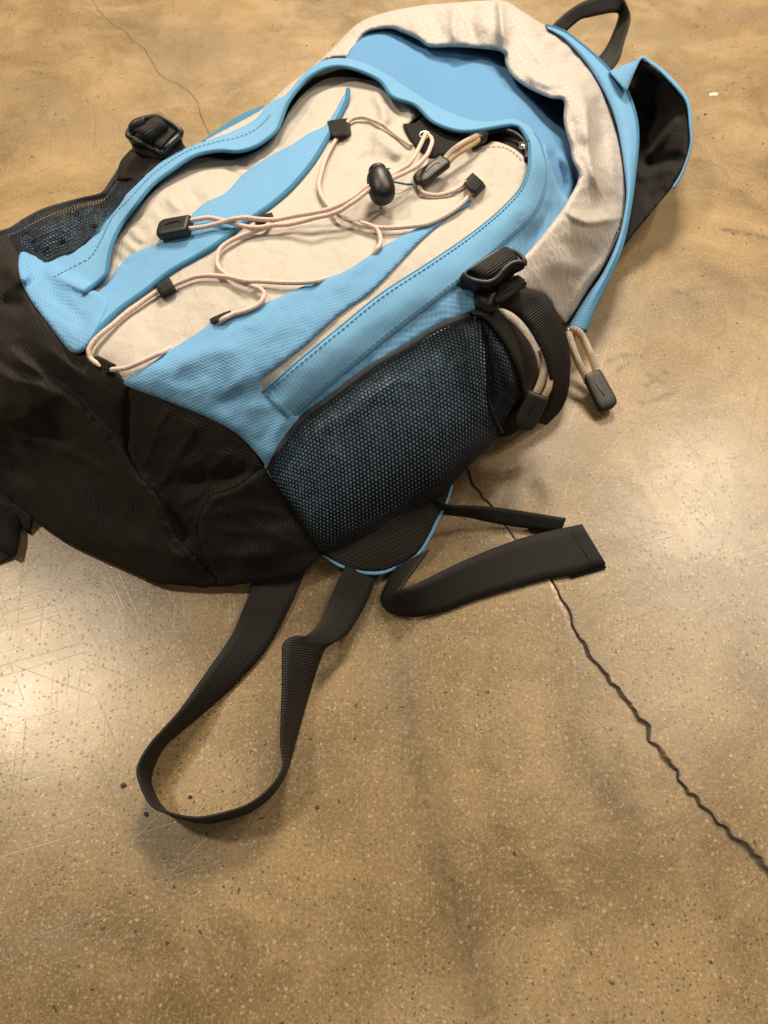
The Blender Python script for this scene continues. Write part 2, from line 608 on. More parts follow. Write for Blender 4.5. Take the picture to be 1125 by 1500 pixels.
def tube(name, path, r, mat, parent=None, seg=10, closed=False, n=6, flat=1.0, radii=None, smoothed=True):
    """Round cord through world points."""
    c = catmull3(path, n, closed) if smoothed else np.array(path, float)
    k = len(c)
    T = np.roll(c, -1, 0) - np.roll(c, 1, 0) if closed else np.gradient(c, axis=0)
    T /= np.linalg.norm(T, axis=1, keepdims=True) + 1e-12
    up = np.array([0, 0, 1.0])
    S = np.cross(T, up)
    S /= np.linalg.norm(S, axis=1, keepdims=True) + 1e-9
    U = np.cross(S, T)
    L = np.r_[0, np.cumsum(np.linalg.norm(np.diff(c, axis=0), axis=1))]
    rr = np.full(k, r) if radii is None else np.interp(np.linspace(0, 1, k), np.linspace(0, 1, len(radii)), radii)
    th = np.linspace(0, TAU, seg + 1)
    ring = S[:, None] * (np.cos(th)[None, :, None] * rr[:, None, None]) + U[:, None] * (np.sin(th)[None, :, None] * rr[:, None, None] * flat)
    V = (c[:, None] + ring).reshape(-1, 3)
    uv = np.stack([np.broadcast_to(th[None] / TAU, (k, seg + 1)), np.broadcast_to(L[:, None], (k, seg + 1))], -1).reshape(-1, 2)
    F = []
    s1 = seg + 1
    for i in range(k if closed else k - 1):
        i2 = (i + 1) % k
        for j in range(seg):
            F.append((i * s1 + j, i2 * s1 + j, i2 * s1 + j + 1, i * s1 + j + 1))
    if not closed:
        F.append(tuple(range(seg))[::1])
        F.append(tuple((k - 1) * s1 + j for j in range(seg))[::-1])
    return build(name, V, F, mat, parent, uv)


def strip(name, outer, inner, zf, mat, parent=None, m=9, n=6, thick=0.0015, under=0.003):
    """Band of cloth between two photo-plane curves; zf(px, py, s, t) gives the height, t=0 outer, 1 inner."""
    a, b = catmull(outer, n), catmull(inner, n)
    k = min(len(a), len(b))
    a, b = a[:k], b[:k]
    t = np.linspace(0, 1, m)
    G = a[:, None, :2] * (1 - t)[None, :, None] + b[:, None, :2] * t[None, :, None]
    S = np.broadcast_to(np.linspace(0, 1, k)[:, None], (k, m))
    Tt = np.broadcast_to(t[None], (k, m))
    Z = zf(G[..., 0], G[..., 1], S, Tt)
    W = P(G[..., 0], G[..., 1], Z)
    mid = W[:, m // 2]
    L = np.r_[0, np.cumsum(np.linalg.norm(np.diff(mid, axis=0), axis=1))]
    wid = np.linalg.norm(W[:, -1] - W[:, 0], axis=1)
    uv = np.stack([t[None] * wid[:, None], np.broadcast_to(L[:, None], (k, m))], -1).reshape(-1, 2)
    V = W.reshape(-1, 3)
    N = len(V)
    low = P(G[..., 0], G[..., 1], Z - thick).reshape(-1, 3)
    F = []
    for i in range(k - 1):
        for j in range(m - 1):
            q = (i * m + j, i * m + j + 1, (i + 1) * m + j + 1, (i + 1) * m + j)
            F.append(q)
            F.append(tuple(N + x for x in q[::-1]))
        for j in (0, m - 1):
            F.append((i * m + j, (i + 1) * m + j, N + (i + 1) * m + j, N + i * m + j))
    for i in (0, k - 1):
        for j in range(m - 1):
            F.append((i * m + j, i * m + j + 1, N + i * m + j + 1, N + i * m + j))
    o = build(name, np.vstack([V, low]), F, mat, parent, np.vstack([uv, uv]))
    import bmesh
    bm = bmesh.new()
    bm.from_mesh(o.data)
    bmesh.ops.recalc_face_normals(bm, faces=bm.faces)
    bm.to_mesh(o.data)
    bm.free()
    return o, W


def stitches(name, line3, mat, parent, pitch=0.0042, length=0.0027, r=0.00035, lift=0.0006):
    """A row of short thread stitches along a world polyline."""
    p = np.asarray(line3)
    L = np.r_[0, np.cumsum(np.linalg.norm(np.diff(p, axis=0), axis=1))]
    V, F = [], []
    s = 0.0
    while s + length < L[-1]:
        a = np.array([np.interp(s, L, p[:, k]) for k in range(3)])
        b = np.array([np.interp(s + length, L, p[:, k]) for k in range(3)])
        a[2] += lift
        b[2] += lift
        d = (b - a) / (np.linalg.norm(b - a) + 1e-9)
        sd = np.cross(d, (0, 0, 1))
        sd /= np.linalg.norm(sd) + 1e-9
        up = np.cross(sd, d)
        i = len(V)
        mid = (a + b) / 2 + up * r * 0.8
        for q in (a - up * r, mid, b - up * r):
            for w_ in (sd * r, up * r, -sd * r, -up * r):
                V.append(q + w_)
        for k in range(2):
            for j in range(4):
                F.append((i + 4 * k + j, i + 4 * k + (j + 1) % 4, i + 4 * k + 4 + (j + 1) % 4, i + 4 * k + 4 + j))
        s += pitch
    return build(name, V, F, mat, parent, stuff=True)


def prism(name, poly, z, h, mat, parent=None, bevel=0.0012, curve=False, n=4):
    """Solid block whose top outline is a photo-plane polygon of (px, py, z)."""
    import bmesh
    pts = [(*p, z) if len(p) == 2 else p for p in poly]
    w3 = np.array([P(*p) for p in pts])
    if curve:
        w3 = catmull3(w3, n, True)
    bm = bmesh.new()
    nrm = np.zeros(3)
    c = w3.mean(0)
    for i in range(len(w3)):
        nrm += np.cross(w3[i] - c, w3[(i + 1) % len(w3)] - c)
    nrm /= np.linalg.norm(nrm)
    if nrm[2] < 0:
        nrm = -nrm
    top = [bm.verts.new(v) for v in w3]
    bot = [bm.verts.new(v - nrm * h) for v in w3]
    bm.faces.new(top)
    bm.faces.new(bot[::-1])
    for i in range(len(top)):
        j = (i + 1) % len(top)
        bm.faces.new((top[i], bot[i], bot[j], top[j]))
    bmesh.ops.recalc_face_normals(bm, faces=bm.faces)
    if bevel:
        bmesh.ops.bevel(bm, geom=[e for e in bm.edges if e.calc_face_angle(0) > 0.6], offset=bevel, segments=2, affect='EDGES')
    uvl = bm.loops.layers.uv.new('UVMap')
    ax = w3[1] - w3[0]
    ax /= np.linalg.norm(ax)
    ay = np.cross(nrm, ax)
    for f in bm.faces:
        f.smooth = True
        for l in f.loops:
            q = np.array(l.vert.co) - c
            l[uvl].uv = (q @ ax, q @ ay)
    me = bpy.data.meshes.new(name)
    bm.to_mesh(me)
    bm.free()
    o = link(name, me, mat, parent)
    return o


def lathe(name, base, axis, prof, mat, parent=None, seg=24, squash=1.0):
    """prof: list of (distance along the axis, radius)."""
    axis = np.asarray(axis, float)
    axis /= np.linalg.norm(axis)
    ref = np.array([0, 0, 1.0]) if abs(axis[2]) < 0.9 else np.array([1.0, 0, 0])
    s = np.cross(axis, ref)
    s /= np.linalg.norm(s)
    u = np.cross(s, axis)
    V, F, UV = [], [], []
    for d, r in prof:
        for j in range(seg):
            a = TAU * j / seg
            V.append(np.asarray(base) + axis * d + s * math.cos(a) * r + u * math.sin(a) * r * squash)
            UV.append((j / seg, d))
    for i in range(len(prof) - 1):
        for j in range(seg):
            F.append((i * seg + j, i * seg + (j + 1) % seg, (i + 1) * seg + (j + 1) % seg, (i + 1) * seg + j))
    F.append(tuple(range(seg))[::-1])
    F.append(tuple((len(prof) - 1) * seg + j for j in range(seg)))
    return build(name, V, F, mat, parent, UV)


def paddle(name, A, B, w0, w1, th, mat, parent, nrm=(0, 0, 1), round_end=0.9):
    """Moulded cord end from world point A to B: square mouth at A, rounded at B."""
    A, B = np.asarray(A, float), np.asarray(B, float)
    d = B - A
    L = np.linalg.norm(d)
    d /= L
    nrm = np.asarray(nrm, float)
    s = np.cross(d, nrm)
    s /= np.linalg.norm(s)
    u = np.cross(s, d)
    V, F, UV = [], [], []
    seg, ks = 28, 16
    prof = []
    for i in range(ks + 1):
        t = i / ks
        wd = w0 + (w1 - w0) * t
        hh = th * (1.0 - 0.1 * t)
        if t > 0.72:
            q = (t - 0.72) / 0.28
            k = math.sqrt(max(0.0, 1 - q**2.6))
            wd *= 0.28 + 0.72 * k if i < ks else 0.28
            hh *= 0.35 + 0.65 * k
        if t < 0.05:
            wd *= 0.93
            hh *= 0.9
        prof.append((t * L, wd / 2, hh / 2))
    for t, a, b in prof:
        for j in range(seg):
            th_ = TAU * j / seg
            cx, sy = math.cos(th_), math.sin(th_)
            x = math.copysign(abs(cx)**0.45, cx) * a
            y = math.copysign(abs(sy)**0.45, sy) * b
            V.append(A + d * t + s * x + u * y)
            UV.append((x, t))
    for i in range(ks):
        for j in range(seg):
            F.append((i * seg + j, i * seg + (j + 1) % seg, (i + 1) * seg + (j + 1) % seg, (i + 1) * seg + j))
    F.append(tuple(range(seg))[::-1])
    F.append(tuple(ks * seg + j for j in range(seg)))
    o = build(name, V, F, mat, parent, UV)
    return o, d, s, u, L


def tick(parent, c, d, s, u, size):
    """Small raised tick moulded on a cord end."""
    pts = [(-0.10, -0.5), (0.02, -0.58), (0.20, -0.42), (0.16, 0.0), (0.02, 0.55), (-0.02, 0.5), (0.05, 0.0), (0.07, -0.36), (0.0, -0.44)]
    V = [c + d * (y * size) + s * (x * size) + u * 0.0004 for x, y in pts] + [c + d * (y * size) + s * (x * size) - u * 0.0008 for x, y in pts]
    n = len(pts)
    F = [tuple(range(n)), tuple(range(n, 2 * n))[::-1]] + [(i, (i + 1) % n, n + (i + 1) % n, n + i) for i in range(n)]
    return build('tick_mark', V, F, 'plastic', parent, smooth=False)


def empty(name, loc, label, cat, group=None):
    o = bpy.data.objects.new(name, None)
    o.empty_display_size = 0.05
    col.objects.link(o)
    o.location = loc
    o['label'] = label
    o['category'] = cat
    if group:
        o['group'] = group
    return o


# ------------------------------------------------------------------ floor
def build_floor():
    rnd = np.random.RandomState(3)
    # main crack: centre line (px, py) and half width in px
    crack = [(640, 610, 1.2), (662, 650, 1.5), (684, 688, 1.8), (692, 708, 2.0), (708, 728, 2.2), (722, 745, 1.6), (742, 772, 1.6), (770, 806, 1.8),
             (806, 846, 2.0), (820, 872, 2.6), (829, 888, 3.0), (838, 915, 3.4), (851, 938, 3.8), (862, 958, 4.2), (879, 976, 4.2), (893, 996, 4.4),
             (912, 1016, 5.0), (922, 1030, 5.4), (930, 1045, 4.8), (946, 1066, 5.0), (955, 1082, 4.6), (965, 1100, 5.0), (985, 1122, 4.6),
             (998, 1145, 4.4), (1010, 1163, 4.2), (1030, 1180, 4.2), (1050, 1202, 4.0), (1072, 1226, 4.2), (1095, 1245, 4.6), (1112, 1262, 5.0), (1124, 1284, 5.4),
             (1160, 1330, 5.0), (1200, 1370, 4.0)]
    crack2 = [(100, -40, 1.4), (133, -2, 1.6), (150, 22, 1.6), (165, 36, 1.5), (182, 46, 1.4), (196, 60, 1.6), (212, 72, 1.4), (222, 92, 1.4), (232, 108, 1.2), (248, 118, 1.2),
              (262, 124, 1.2), (276, 132, 1.2), (288, 148, 1.2), (294, 168, 1.0), (300, 184, 0.9), (310, 204, 0.7)]

    def jag(c, seedv, amp):
        p = resample(np.array(c, float), 4)
        r = np.random.RandomState(seedv)
        j = r.randn(len(p), 2) * amp
        for _ in range(2):
            j[1:-1] = (j[1:-1] + j[:-2] + j[2:]) / 2.2
        q = p.copy()
        q[:, :2] += j * p[:, 2:3] * 0.35
        wv_ = np.interp(np.arange(len(p)), np.arange(0, len(p) + 6, 6), r.rand(len(np.arange(0, len(p) + 6, 6))))
        hw = p[:, 2] * (1.5 if amp == 1.0 else 1.0) * (0.25 + 0.75 * wv_ + 0.35 * r.rand(len(p)))
        d = np.gradient(q[:, :2], axis=0)
        nn = np.stack([-d[:, 1], d[:, 0]], -1)
        nn /= np.linalg.norm(nn, axis=1, keepdims=True)
        return q[:, :2], q[:, :2] + nn * hw[:, None], q[:, :2] - nn * hw[:, None], hw

    def to_w(a):
        return P(a[:, 0], a[:, 1], 0.0)[:, :2]
    X0, X1, Y0, Y1 = -0.95, 0.95, -0.25, 1.35
    border = []
    for (a, b) in (((X0, Y0), (X1, Y0)), ((X1, Y0), (X1, Y1)), ((X1, Y1), (X0, Y1)), ((X0, Y1), (X0, Y0))):
        for t in np.arange(0, 1, 0.05):
            border.append((a[0] + (b[0] - a[0]) * t, a[1] + (b[1] - a[1]) * t))
    pts = list(border)
    edges = [(i, (i + 1) % len(border)) for i in range(len(border))]
    lines = []
    for c, sd, amp in ((crack, 5, 1.3), (crack2, 9, 1.0)):
        mid, lf, rt, hw = jag(c, sd, amp)
        for arr, tag in ((lf, 0), (mid, 1), (rt, 0)):
            wv = to_w(arr)
            base = len(pts)
            pts += [tuple(q) for q in wv]
            edges += [(base + i, base + i + 1) for i in range(len(wv) - 1)]
            if tag:
                lines.append((wv, hw))
    allc = np.vstack([l[0] for l in lines])
    # grid points: coarse everywhere, finer near cracks
    gx, gy = np.meshgrid(np.arange(X0 + 0.006, X1 - 0.003, 0.009), np.arange(Y0 + 0.006, Y1 - 0.003, 0.009))
    g = np.stack([gx.ravel(), gy.ravel()], -1)
    g += rnd.uniform(-0.001, 0.001, g.shape)
    dmin = np.full(len(g), 9.0)
    for wv, hw in lines:
        dd, _ = seg_dist(g, wv)
        dmin = np.minimum(dmin, dd)
    g = g[dmin > 0.0085]
    extra = []
    for wv, hw in lines:
        q = resample(wv, 0.002)
        hq = np.interp(np.linspace(0, 1, len(q)), np.linspace(0, 1, len(hw)), hw) / 1900
        dq = np.gradient(q, axis=0)
        nn = np.stack([-dq[:, 1], dq[:, 0]], -1)
        nn /= np.linalg.norm(nn, axis=1, keepdims=True)
        for o_ in (0.0008, 0.0017, 0.0028, 0.0042):
            for sd_ in (-1, 1):
                extra.append(q + nn * (sd_ * (hq * 1.25 + o_))[:, None])
    pts += [tuple(q) for q in g] + [tuple(q) for e in extra for q in e]
    for x0, x1, y0, y1 in ((878, 1000, 500, 610), (972, 1030, 415, 455), (1050, 1140, 322, 362)):
        mx, my = np.meshgrid(np.arange(x0, x1, 3.1), np.arange(y0, y1, 3.1))
        q = to_w(np.stack([mx.ravel(), my.ravel()], -1)) + rnd.uniform(-.0002, .0002, (mx.size, 2))
        pts += [tuple(a) for a in q]
    res = delaunay_2d_cdt([Vector(p) for p in pts], edges, [], 0, 1e-5)
    v = np.array([tuple(a) for a in res[0]])
    F = [tuple(f) for f in res[2]]
    F = [f if (v[f[1]][0] - v[f[0]][0]) * (v[f[2]][1] - v[f[0]][1]) - (v[f[1]][1] - v[f[0]][1]) * (v[f[2]][0] - v[f[0]][0]) > 0 else f[::-1] for f in F]
    z = np.zeros(len(v))
    halo = np.zeros(len(v))
    chip = np.zeros(len(v))
    for li, (wv, hw) in enumerate(lines):
        d, t, sg = seg_dist(v, wv, True)
        near = d < 0.00008
        z[near] -= (0.0022 if li == 0 else 0.0006)
        hwl = np.interp(t, np.linspace(0, 1, len(hw)), hw) / 1900
        halo = np.maximum(halo, np.exp(-(d / (hwl * 1.5 + .0006))**2) * (1.15 if li == 0 else 0.86))
        if li == 0:
            # pale chipped edge on the left side of the crack
            seg = np.exp(-((t - 0.36) / 0.08)**2)
            chip = np.maximum(chip, seg * np.exp(-((d - hwl * 1.2 - 0.0008) / 0.0013)**2) * (sg < 0))
            rim_ = np.exp(-(d / (hwl * 2.6 + .0012))**2)
            halo = np.maximum(halo, rim_ * .76)
    V = np.c_[v, z]
    base = len(V)
    # the slab goes on past the dense middle as one ring
    ring = [(-12, -12), (12, -12), (12, 16), (-12, 16)]
    inner = [(X0, Y0), (X1, Y0), (X1, Y1), (X0, Y1)]
    V = np.vstack([V, [(x, y, 0) for x, y in ring]])
    bidx = []
    nb = len(border)
    side = nb // 4
    Fr = []
    # border verts keep their input order in the CDT result
    order = [min(range(len(v)), key=lambda i: 0) for _ in ()]
    src = res[3]
    outmap = {}
    for oi, s_ in enumerate(src):
        for k in s_:
            outmap[k] = oi
    B = [outmap[i] for i in range(nb)]
    for s_ in range(4):
        a, b2 = base + s_, base + (s_ + 1) % 4
        run = [B[(s_ * side + k) % nb] for k in range(side + 1)]
        half = side // 2
        for k in range(side):
            Fr.append((a if k < half else b2, run[k + 1], run[k]))
        Fr.append((a, b2, run[half]))
    F += Fr
    # stains with a shape of their own
    me = bpy.data.meshes.new('floor')
    me.from_pydata(V.tolist(), [], F)
    vv = np.array([tuple(x) for x in V])

    def blob(px, py, sx, sy, ang=0):
        """worn or stained patch centred at a photo position, radii in px"""
        c = P(px, py, 0.0)
        ex = P(px + sx * math.cos(ang), py + sx * math.sin(ang), 0.0) - c
        ey = P(px - sy * math.sin(ang), py + sy * math.cos(ang), 0.0) - c
        A = np.array([[ex[0], ey[0]], [ex[1], ey[1]]])
        q = np.linalg.solve(A, (vv[:, :2] - c[:2]).T).T
        return np.exp(-(q**2).sum(1))

    def streak(line, wpx):
        wv = to_w(catmull(line, 5))
        d, t = seg_dist(vv[:, :2], wv)
        return np.exp(-(d / (wpx / 1900.0))**2)
    grey = np.zeros(len(vv))
    for b_ in ((260, 90, 70, 60, .3), (140, 190, 120, 28, 0), (320, 80, 60, 26, 1.2), (960, 50, 80, 20, .1), (900, 40, 50, 14, .4), (1090, 20, 60, 14, 0), (1000, 180, 40, 20, 0),
               (980, 460, 90, 40, -.2), (60, 1380, 110, 40, -.2), (580, 1000, 40, 90, 0), (420, 1130, 60, 50, 0), (1060, 860, 80, 50, .2), (250, 1250, 90, 50, 0), (40, 130, 60, 20, .2)):
        grey = np.maximum(grey, 0.7 * blob(*b_))
    dark = np.zeros(len(vv))
    dark = np.maximum(dark, 0.55 * streak([(590, 960), (605, 1080), (630, 1200), (655, 1300), (680, 1370), (700, 1430), (715, 1500), (730, 1560)], 16))
    dark = np.maximum(dark, 0.75 * streak([(1060, 336), (1090, 342), (1130, 350)], 6))
    dark = np.maximum(dark, 0.6 * streak([(985, 425), (1005, 433), (1020, 443)], 6))
    for q in ([(890, 530), (912, 520), (935, 522)], [(902, 545), (920, 532)], [(945, 545), (975, 565)], [(975, 545), (948, 566)], [(940, 592), (965, 584), (988, 572)]):
        dark = np.maximum(dark, 0.7 * streak(q, 5))
    dark = np.maximum(dark, 0.35 * blob(835, 645, 30, 20, 0))
    for nm, arr in (('crack', halo), ('chip', chip), ('grey', grey), ('dark', dark)):
        at = me.attributes.new(nm, 'FLOAT', 'POINT')
        arr = np.r_[arr, np.zeros(len(vv) - len(arr))]
        at.data.foreach_set('value', arr.astype(np.float32))
    me.polygons.foreach_set('use_smooth', [False] * len(me.polygons))
    o = bpy.data.objects.new('floor', me)
    col.objects.link(o)
    o['kind'] = 'structure'

    t = NT('polished_concrete')
    pos = t.n('ShaderNodeNewGeometry', out=0)
    MAPT = dict(vector_type='TEXTURE')
    attr = lambda nm: t.n('ShaderNodeAttribute', out=2, attribute_name=nm)
    big = t.noise(pos, 5.0, 5, 0.6)
    warp = t.n('ShaderNodeTexNoise', {'Vector': pos, 'Scale': 6.0, 'Detail': 3.0}, out=1)
    wp = t.n('ShaderNodeMixRGB', {0: 0.12, 1: pos, 2: warp})
    mid = t.noise(wp, 22.0, 6, 0.65)
    st = t.n('ShaderNodeMapping', {'Vector': wp, 'Rotation': (0, 0, 0.35), 'Scale': (1 / 9, 1 / 34, 1)}, **MAPT)
    streaks = t.noise(st, 1.0, 5, 0.65)
    fine = t.noise(pos, 420.0, 3, 0.7)
    sand_and_falloff = t.math('MULTIPLY_ADD', t.smooth(t.n('ShaderNodeSeparateXYZ', {0: pos}, out=1), 0.66, 0.22), 0.75, 0.25)
    base = t.ramp(big, [(0.32, (0.095, 0.064, 0.030)), (0.5, (0.155, 0.106, 0.049)), (0.66, (0.225, 0.156, 0.074))])
    base = t.mix(t.smooth(mid, 0.42, 0.75), base, (0.255, 0.185, 0.102))
    base = t.mix(t.math('MULTIPLY', t.smooth(streaks, 0.45, 0.8), 0.4), base, (0.36, 0.265, 0.155))
    base = t.mix(t.math('MULTIPLY', t.smooth(streaks, 0.52, 0.2), 0.45), base, (0.15, 0.102, 0.055))
    cl = t.smooth(t.noise(wp, 7.5, 6, 0.7), 0.40, 0.66)
    base = t.mix(t.math('MULTIPLY', cl, 0.42), base, (0.34, 0.24, 0.12))
    base = t.mix(t.math('MULTIPLY', t.smooth(t.noise(wp, 3.1, 5, 0.65), 0.50, 0.70), 0.34), base, (0.095, 0.068, 0.038))
    base = t.mix(t.math('MULTIPLY', attr('grey'), 0.75), base, (0.150, 0.118, 0.080))
    base = t.mix(1.0, base, t.mix(sand_and_falloff, (1.42, 1.42, 1.45), (0.86, 0.85, 0.82)), blend='MULTIPLY')  # light falloff put into the colour: paler far off, darker near
    # ground sand grains
    base = t.mix(t.math('MULTIPLY', t.smooth(fine, 0.5, 0.72), 0.34), base, (0.42, 0.33, 0.22))
    base = t.mix(t.math('MULTIPLY', t.smooth(fine, 0.5, 0.28), 0.42), base, (0.10, 0.066, 0.036))

    def specks(scale, r0, r1, thr, seed):
        """sparse irregular grains: voronoi cells kept by their random colour"""
        off = t.n('ShaderNodeVectorMath', {0: pos, 1: (seed, seed * 1.7, 0)}, operation='ADD')
        vnz = t.n('ShaderNodeTexNoise', {'Vector': pos, 'Scale': scale * 2.5, 'Detail': 1.0}, out=1)
        vm = t.n('ShaderNodeVectorMath', {0: vnz, 1: (0.55 / scale,) * 3}, operation='MULTIPLY')
        off = t.n('ShaderNodeVectorMath', {0: off, 1: vm}, operation='ADD')
        nd = t.t.nodes.new('ShaderNodeTexVoronoi')
        nd.voronoi_dimensions = '2D'
        nd.inputs['Scale'].default_value = scale
        t.t.links.new(off, nd.inputs['Vector'])
        sp = t.t.nodes.new('ShaderNodeSeparateColor')
        t.t.links.new(nd.outputs['Color'], sp.inputs[0])
        pick = t.math('GREATER_THAN', sp.outputs[0], thr)
        rad = t.math('MULTIPLY_ADD', sp.outputs[1], r1 - r0, r0)
        inn = t.math('SUBTRACT', 1.0, t.n('ShaderNodeMapRange', {0: t.math('DIVIDE', nd.outputs['Distance'], rad), 1: 0.7, 2: 1.1}))
        return t.math('MULTIPLY', pick, inn)
    s1 = specks(520, 0.12, 0.40, 0.72, 3.1)
    s2 = specks(260, 0.10, 0.27, 0.74, 7.7)
    s3 = specks(95, 0.04, 0.12, 0.86, 1.9)
    l1 = specks(480, 0.15, 0.42, 0.66, 11.3)
    l2 = specks(240, 0.08, 0.28, 0.76, 17.3)
    dens = t.smooth(t.noise(pos, 4.0, 2), 0.35, 0.6)
    base = t.mix(t.math('MULTIPLY', t.math('MULTIPLY', l1, sand_and_falloff), 0.26), base, (0.42, 0.34, 0.23))
    base = t.mix(t.math('MULTIPLY', t.math('MULTIPLY', l2, sand_and_falloff), 0.36), base, (0.50, 0.40, 0.28))
    base = t.mix(t.math('MULTIPLY', t.math('MULTIPLY', s1, sand_and_falloff), 0.55), base, (0.085, 0.055, 0.033))
    base = t.mix(t.math('MULTIPLY', t.math('MULTIPLY', s2, t.math('MULTIPLY', sand_and_falloff, t.math('MULTIPLY_ADD', dens, 0.6, 0.4))), 0.85), base, (0.05, 0.036, 0.025))
    base = t.mix(t.math('MULTIPLY', s3, 0.9), base, (0.03, 0.025, 0.02))
    # smears, crack dirt and the chipped edge
    dk = t.math('MULTIPLY', attr('dark'), t.math('MULTIPLY_ADD', t.smooth(t.noise(pos, 180, 3), 0.35, 0.6), 0.7, 0.3))
    base = t.mix(dk, base, (0.055, 0.042, 0.028))
    ck = attr('crack')
    base = t.mix(t.math('MULTIPLY', t.smooth(t.math('ADD', ck, t.math('MULTIPLY', t.math('SUBTRACT', t.noise(pos, 300, 3), 0.5), 0.5)), 0.55, 1.05), 0.85), base, (0.055, 0.043, 0.034))
    cp = t.math('MULTIPLY', attr('chip'), t.smooth(t.noise(pos, 260, 3), 0.3, 0.6))
    base = t.mix(t.math('MULTIPLY', cp, 0.85), base, (0.62, 0.50, 0.37))
    # hair scratches in many directions
    hs = None
    for k, (ang, sc_, thr) in enumerate(((0.3, 40, .7), (1.2, 34, .72), (2.1, 45, .71), (2.8, 38, .72), (0.8, 52, .72), (1.7, 48, .71))):
        mp = t.n('ShaderNodeMapping', {'Vector': pos, 'Rotation': (0, 0, ang), 'Location': (k * 3.3, 1.1 * k, 0), 'Scale': (1 / (sc_ * 0.16), 1 / (sc_ * 12), 1)}, **MAPT)
        q = t.smooth(t.noise(mp, 1.0, 1, 0.4), thr - 0.012, thr + 0.03)
        hs = q if hs is None else t.math('MAXIMUM', hs, q)
    base = t.mix(t.math('MULTIPLY', hs, 0.22), base, (0.07, 0.05, 0.03))
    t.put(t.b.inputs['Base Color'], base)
    # wear decides how well the polish still mirrors
    wear = t.noise(pos, 9.0, 4, 0.6)
    ro = t.math('MULTIPLY_ADD', wear, 0.20, 0.16)
    ro = t.math('ADD', ro, t.math('MULTIPLY', fine, 0.08))
    ro = t.math('ADD', ro, t.math('MULTIPLY', attr('dark'), 0.05))
    t.put(t.b.inputs['Roughness'], ro)
    t.put(t.b.inputs['Specular IOR Level'], 0.55)
    bh = t.math('ADD', t.math('MULTIPLY', fine, 0.35), t.math('MULTIPLY', t.noise(pos, 60, 4, 0.6), 0.8))
    bh = t.math('SUBTRACT', bh, t.math('MULTIPLY', hs, 0.28))
    bh = t.math('SUBTRACT', bh, t.math('MULTIPLY', s2, 0.6))
    t.put(t.b.inputs['Normal'], t.bump(bh, 0.16, 0.0008))
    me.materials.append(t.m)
    return o


build_floor()

# ------------------------------------------------------------------ the body's height over the floor
H = TPS([
    (-150, 640, .004), (-150, 520, .012), (-150, 420, .008), (-80, 560, .055), (-80, 680, .01), (-60, 400, .075), (-60, 340, .05),
    (0, 722, .006), (44, 758, .006), (89, 789, .006), (133, 811, .006), (178, 831, .006), (236, 856, .006), (320, 859, .006), (400, 851, .01), (453, 831, .012), (471, 811, .014),
    (60, 660, .05), (150, 725, .05), (250, 775, .045), (350, 790, .045), (420, 765, .05), (400, 730, .07),
    (0, 600, .085), (100, 600, .092), (200, 650, .095), (300, 690, .09), (0, 450, .11), (0, 344, .10), (30, 372, .112), (42, 430, .125), (75, 475, .131), (105, 512, .136),
    (160, 530, .139), (185, 565, .137), (270, 590, .132), (350, 635, .115), (393, 690, .092), (100, 545, .118), (40, 520, .112),
    # side pocket
    (440, 617, .108), (490, 580, .118), (540, 542, .123), (600, 507, .126), (640, 482, .127), (692, 460, .127),
    (440, 720, .070), (500, 690, .082), (560, 650, .092), (620, 610, .098), (680, 560, .102), (735, 520, .104),
    (478, 808, .014), (513, 790, .018), (567, 768, .020), (611, 741, .026), (656, 714, .034), (695, 675, .042), (728, 640, .045), (742, 600, .062), (765, 570, .07), (785, 550, .07),
    # front
    (160, 450, .137), (250, 500, .146), (350, 560, .140), (430, 590, .122), (300, 430, .150), (400, 500, .149), (500, 520, .136), (450, 400, .151), (600, 440, .142), (550, 330, .148),
    (650, 380, .145), (350, 330, .148), (250, 350, .139), (200, 400, .134), (130, 420, .126), (100, 390, .117), (62, 386, .108), (139, 342, .117), (185, 285, .117),
    (242, 233, .116), (274, 216, .114), (320, 200, .111), (373, 175, .109), (401, 149, .106), (437, 117, .101), (472, 89, .096), (536, 93, .099), (600, 131, .106),
    (675, 171, .116), (750, 176, .119), (796, 213, .116), (803, 249, .116), (780, 320, .123), (700, 392, .137), (480, 180, .119), (450, 250, .136), (560, 220, .132),
    (650, 260, .137), (720, 260, .132), (690, 425, .134),
    # upper front, below the pocket
    (522, 64, .076), (560, 50, .07), (620, 90, .073), (700, 100, .071), (760, 130, .073), (800, 175, .074), (828, 200, .074), (838, 270, .08), (822, 310, .09), (790, 345, .106),
    (760, 390, .116), (660, 120, .074), (850, 330, .07), (730, 140, .08),
    # left flank
    (20, 345, .095), (68, 308, .075), (117, 294, .07), (153, 285, .07), (174, 250, .072), (100, 340, .105), (200, 225, .085),
])
H.noise = 0.0009
H.crease = [(.0045, 75, .75, [(-160, 540), (0, 470), (60, 500), (160, 545), (185, 600), (190, 670), (240, 750), (280, 820), (240, 850), (130, 805), (0, 715), (-160, 640)]),
            (.0020, 45, 2.4, [(190, 575), (300, 612), (370, 680), (300, 730), (280, 780), (200, 680)]),
            (.0018, 50, .3, [(385, 700), (465, 805), (330, 850), (300, 750)]),
            (.0022, 45, 2.3, [(540, 130), (600, 150), (640, 230), (740, 215), (770, 240), (700, 300), (600, 330), (480, 330), (480, 200)]),
            (.0007, 60, 2.6, [(190, 560), (400, 440), (600, 340), (370, 560), (430, 620), (400, 690), (300, 600)]),
            (.0016, 38, .5, [(40, 395), (140, 430), (110, 505), (50, 440)]),
            (.0018, 60, .5, [(520, 60), (720, 80), (800, 150), (830, 210), (760, 180), (600, 120)])]
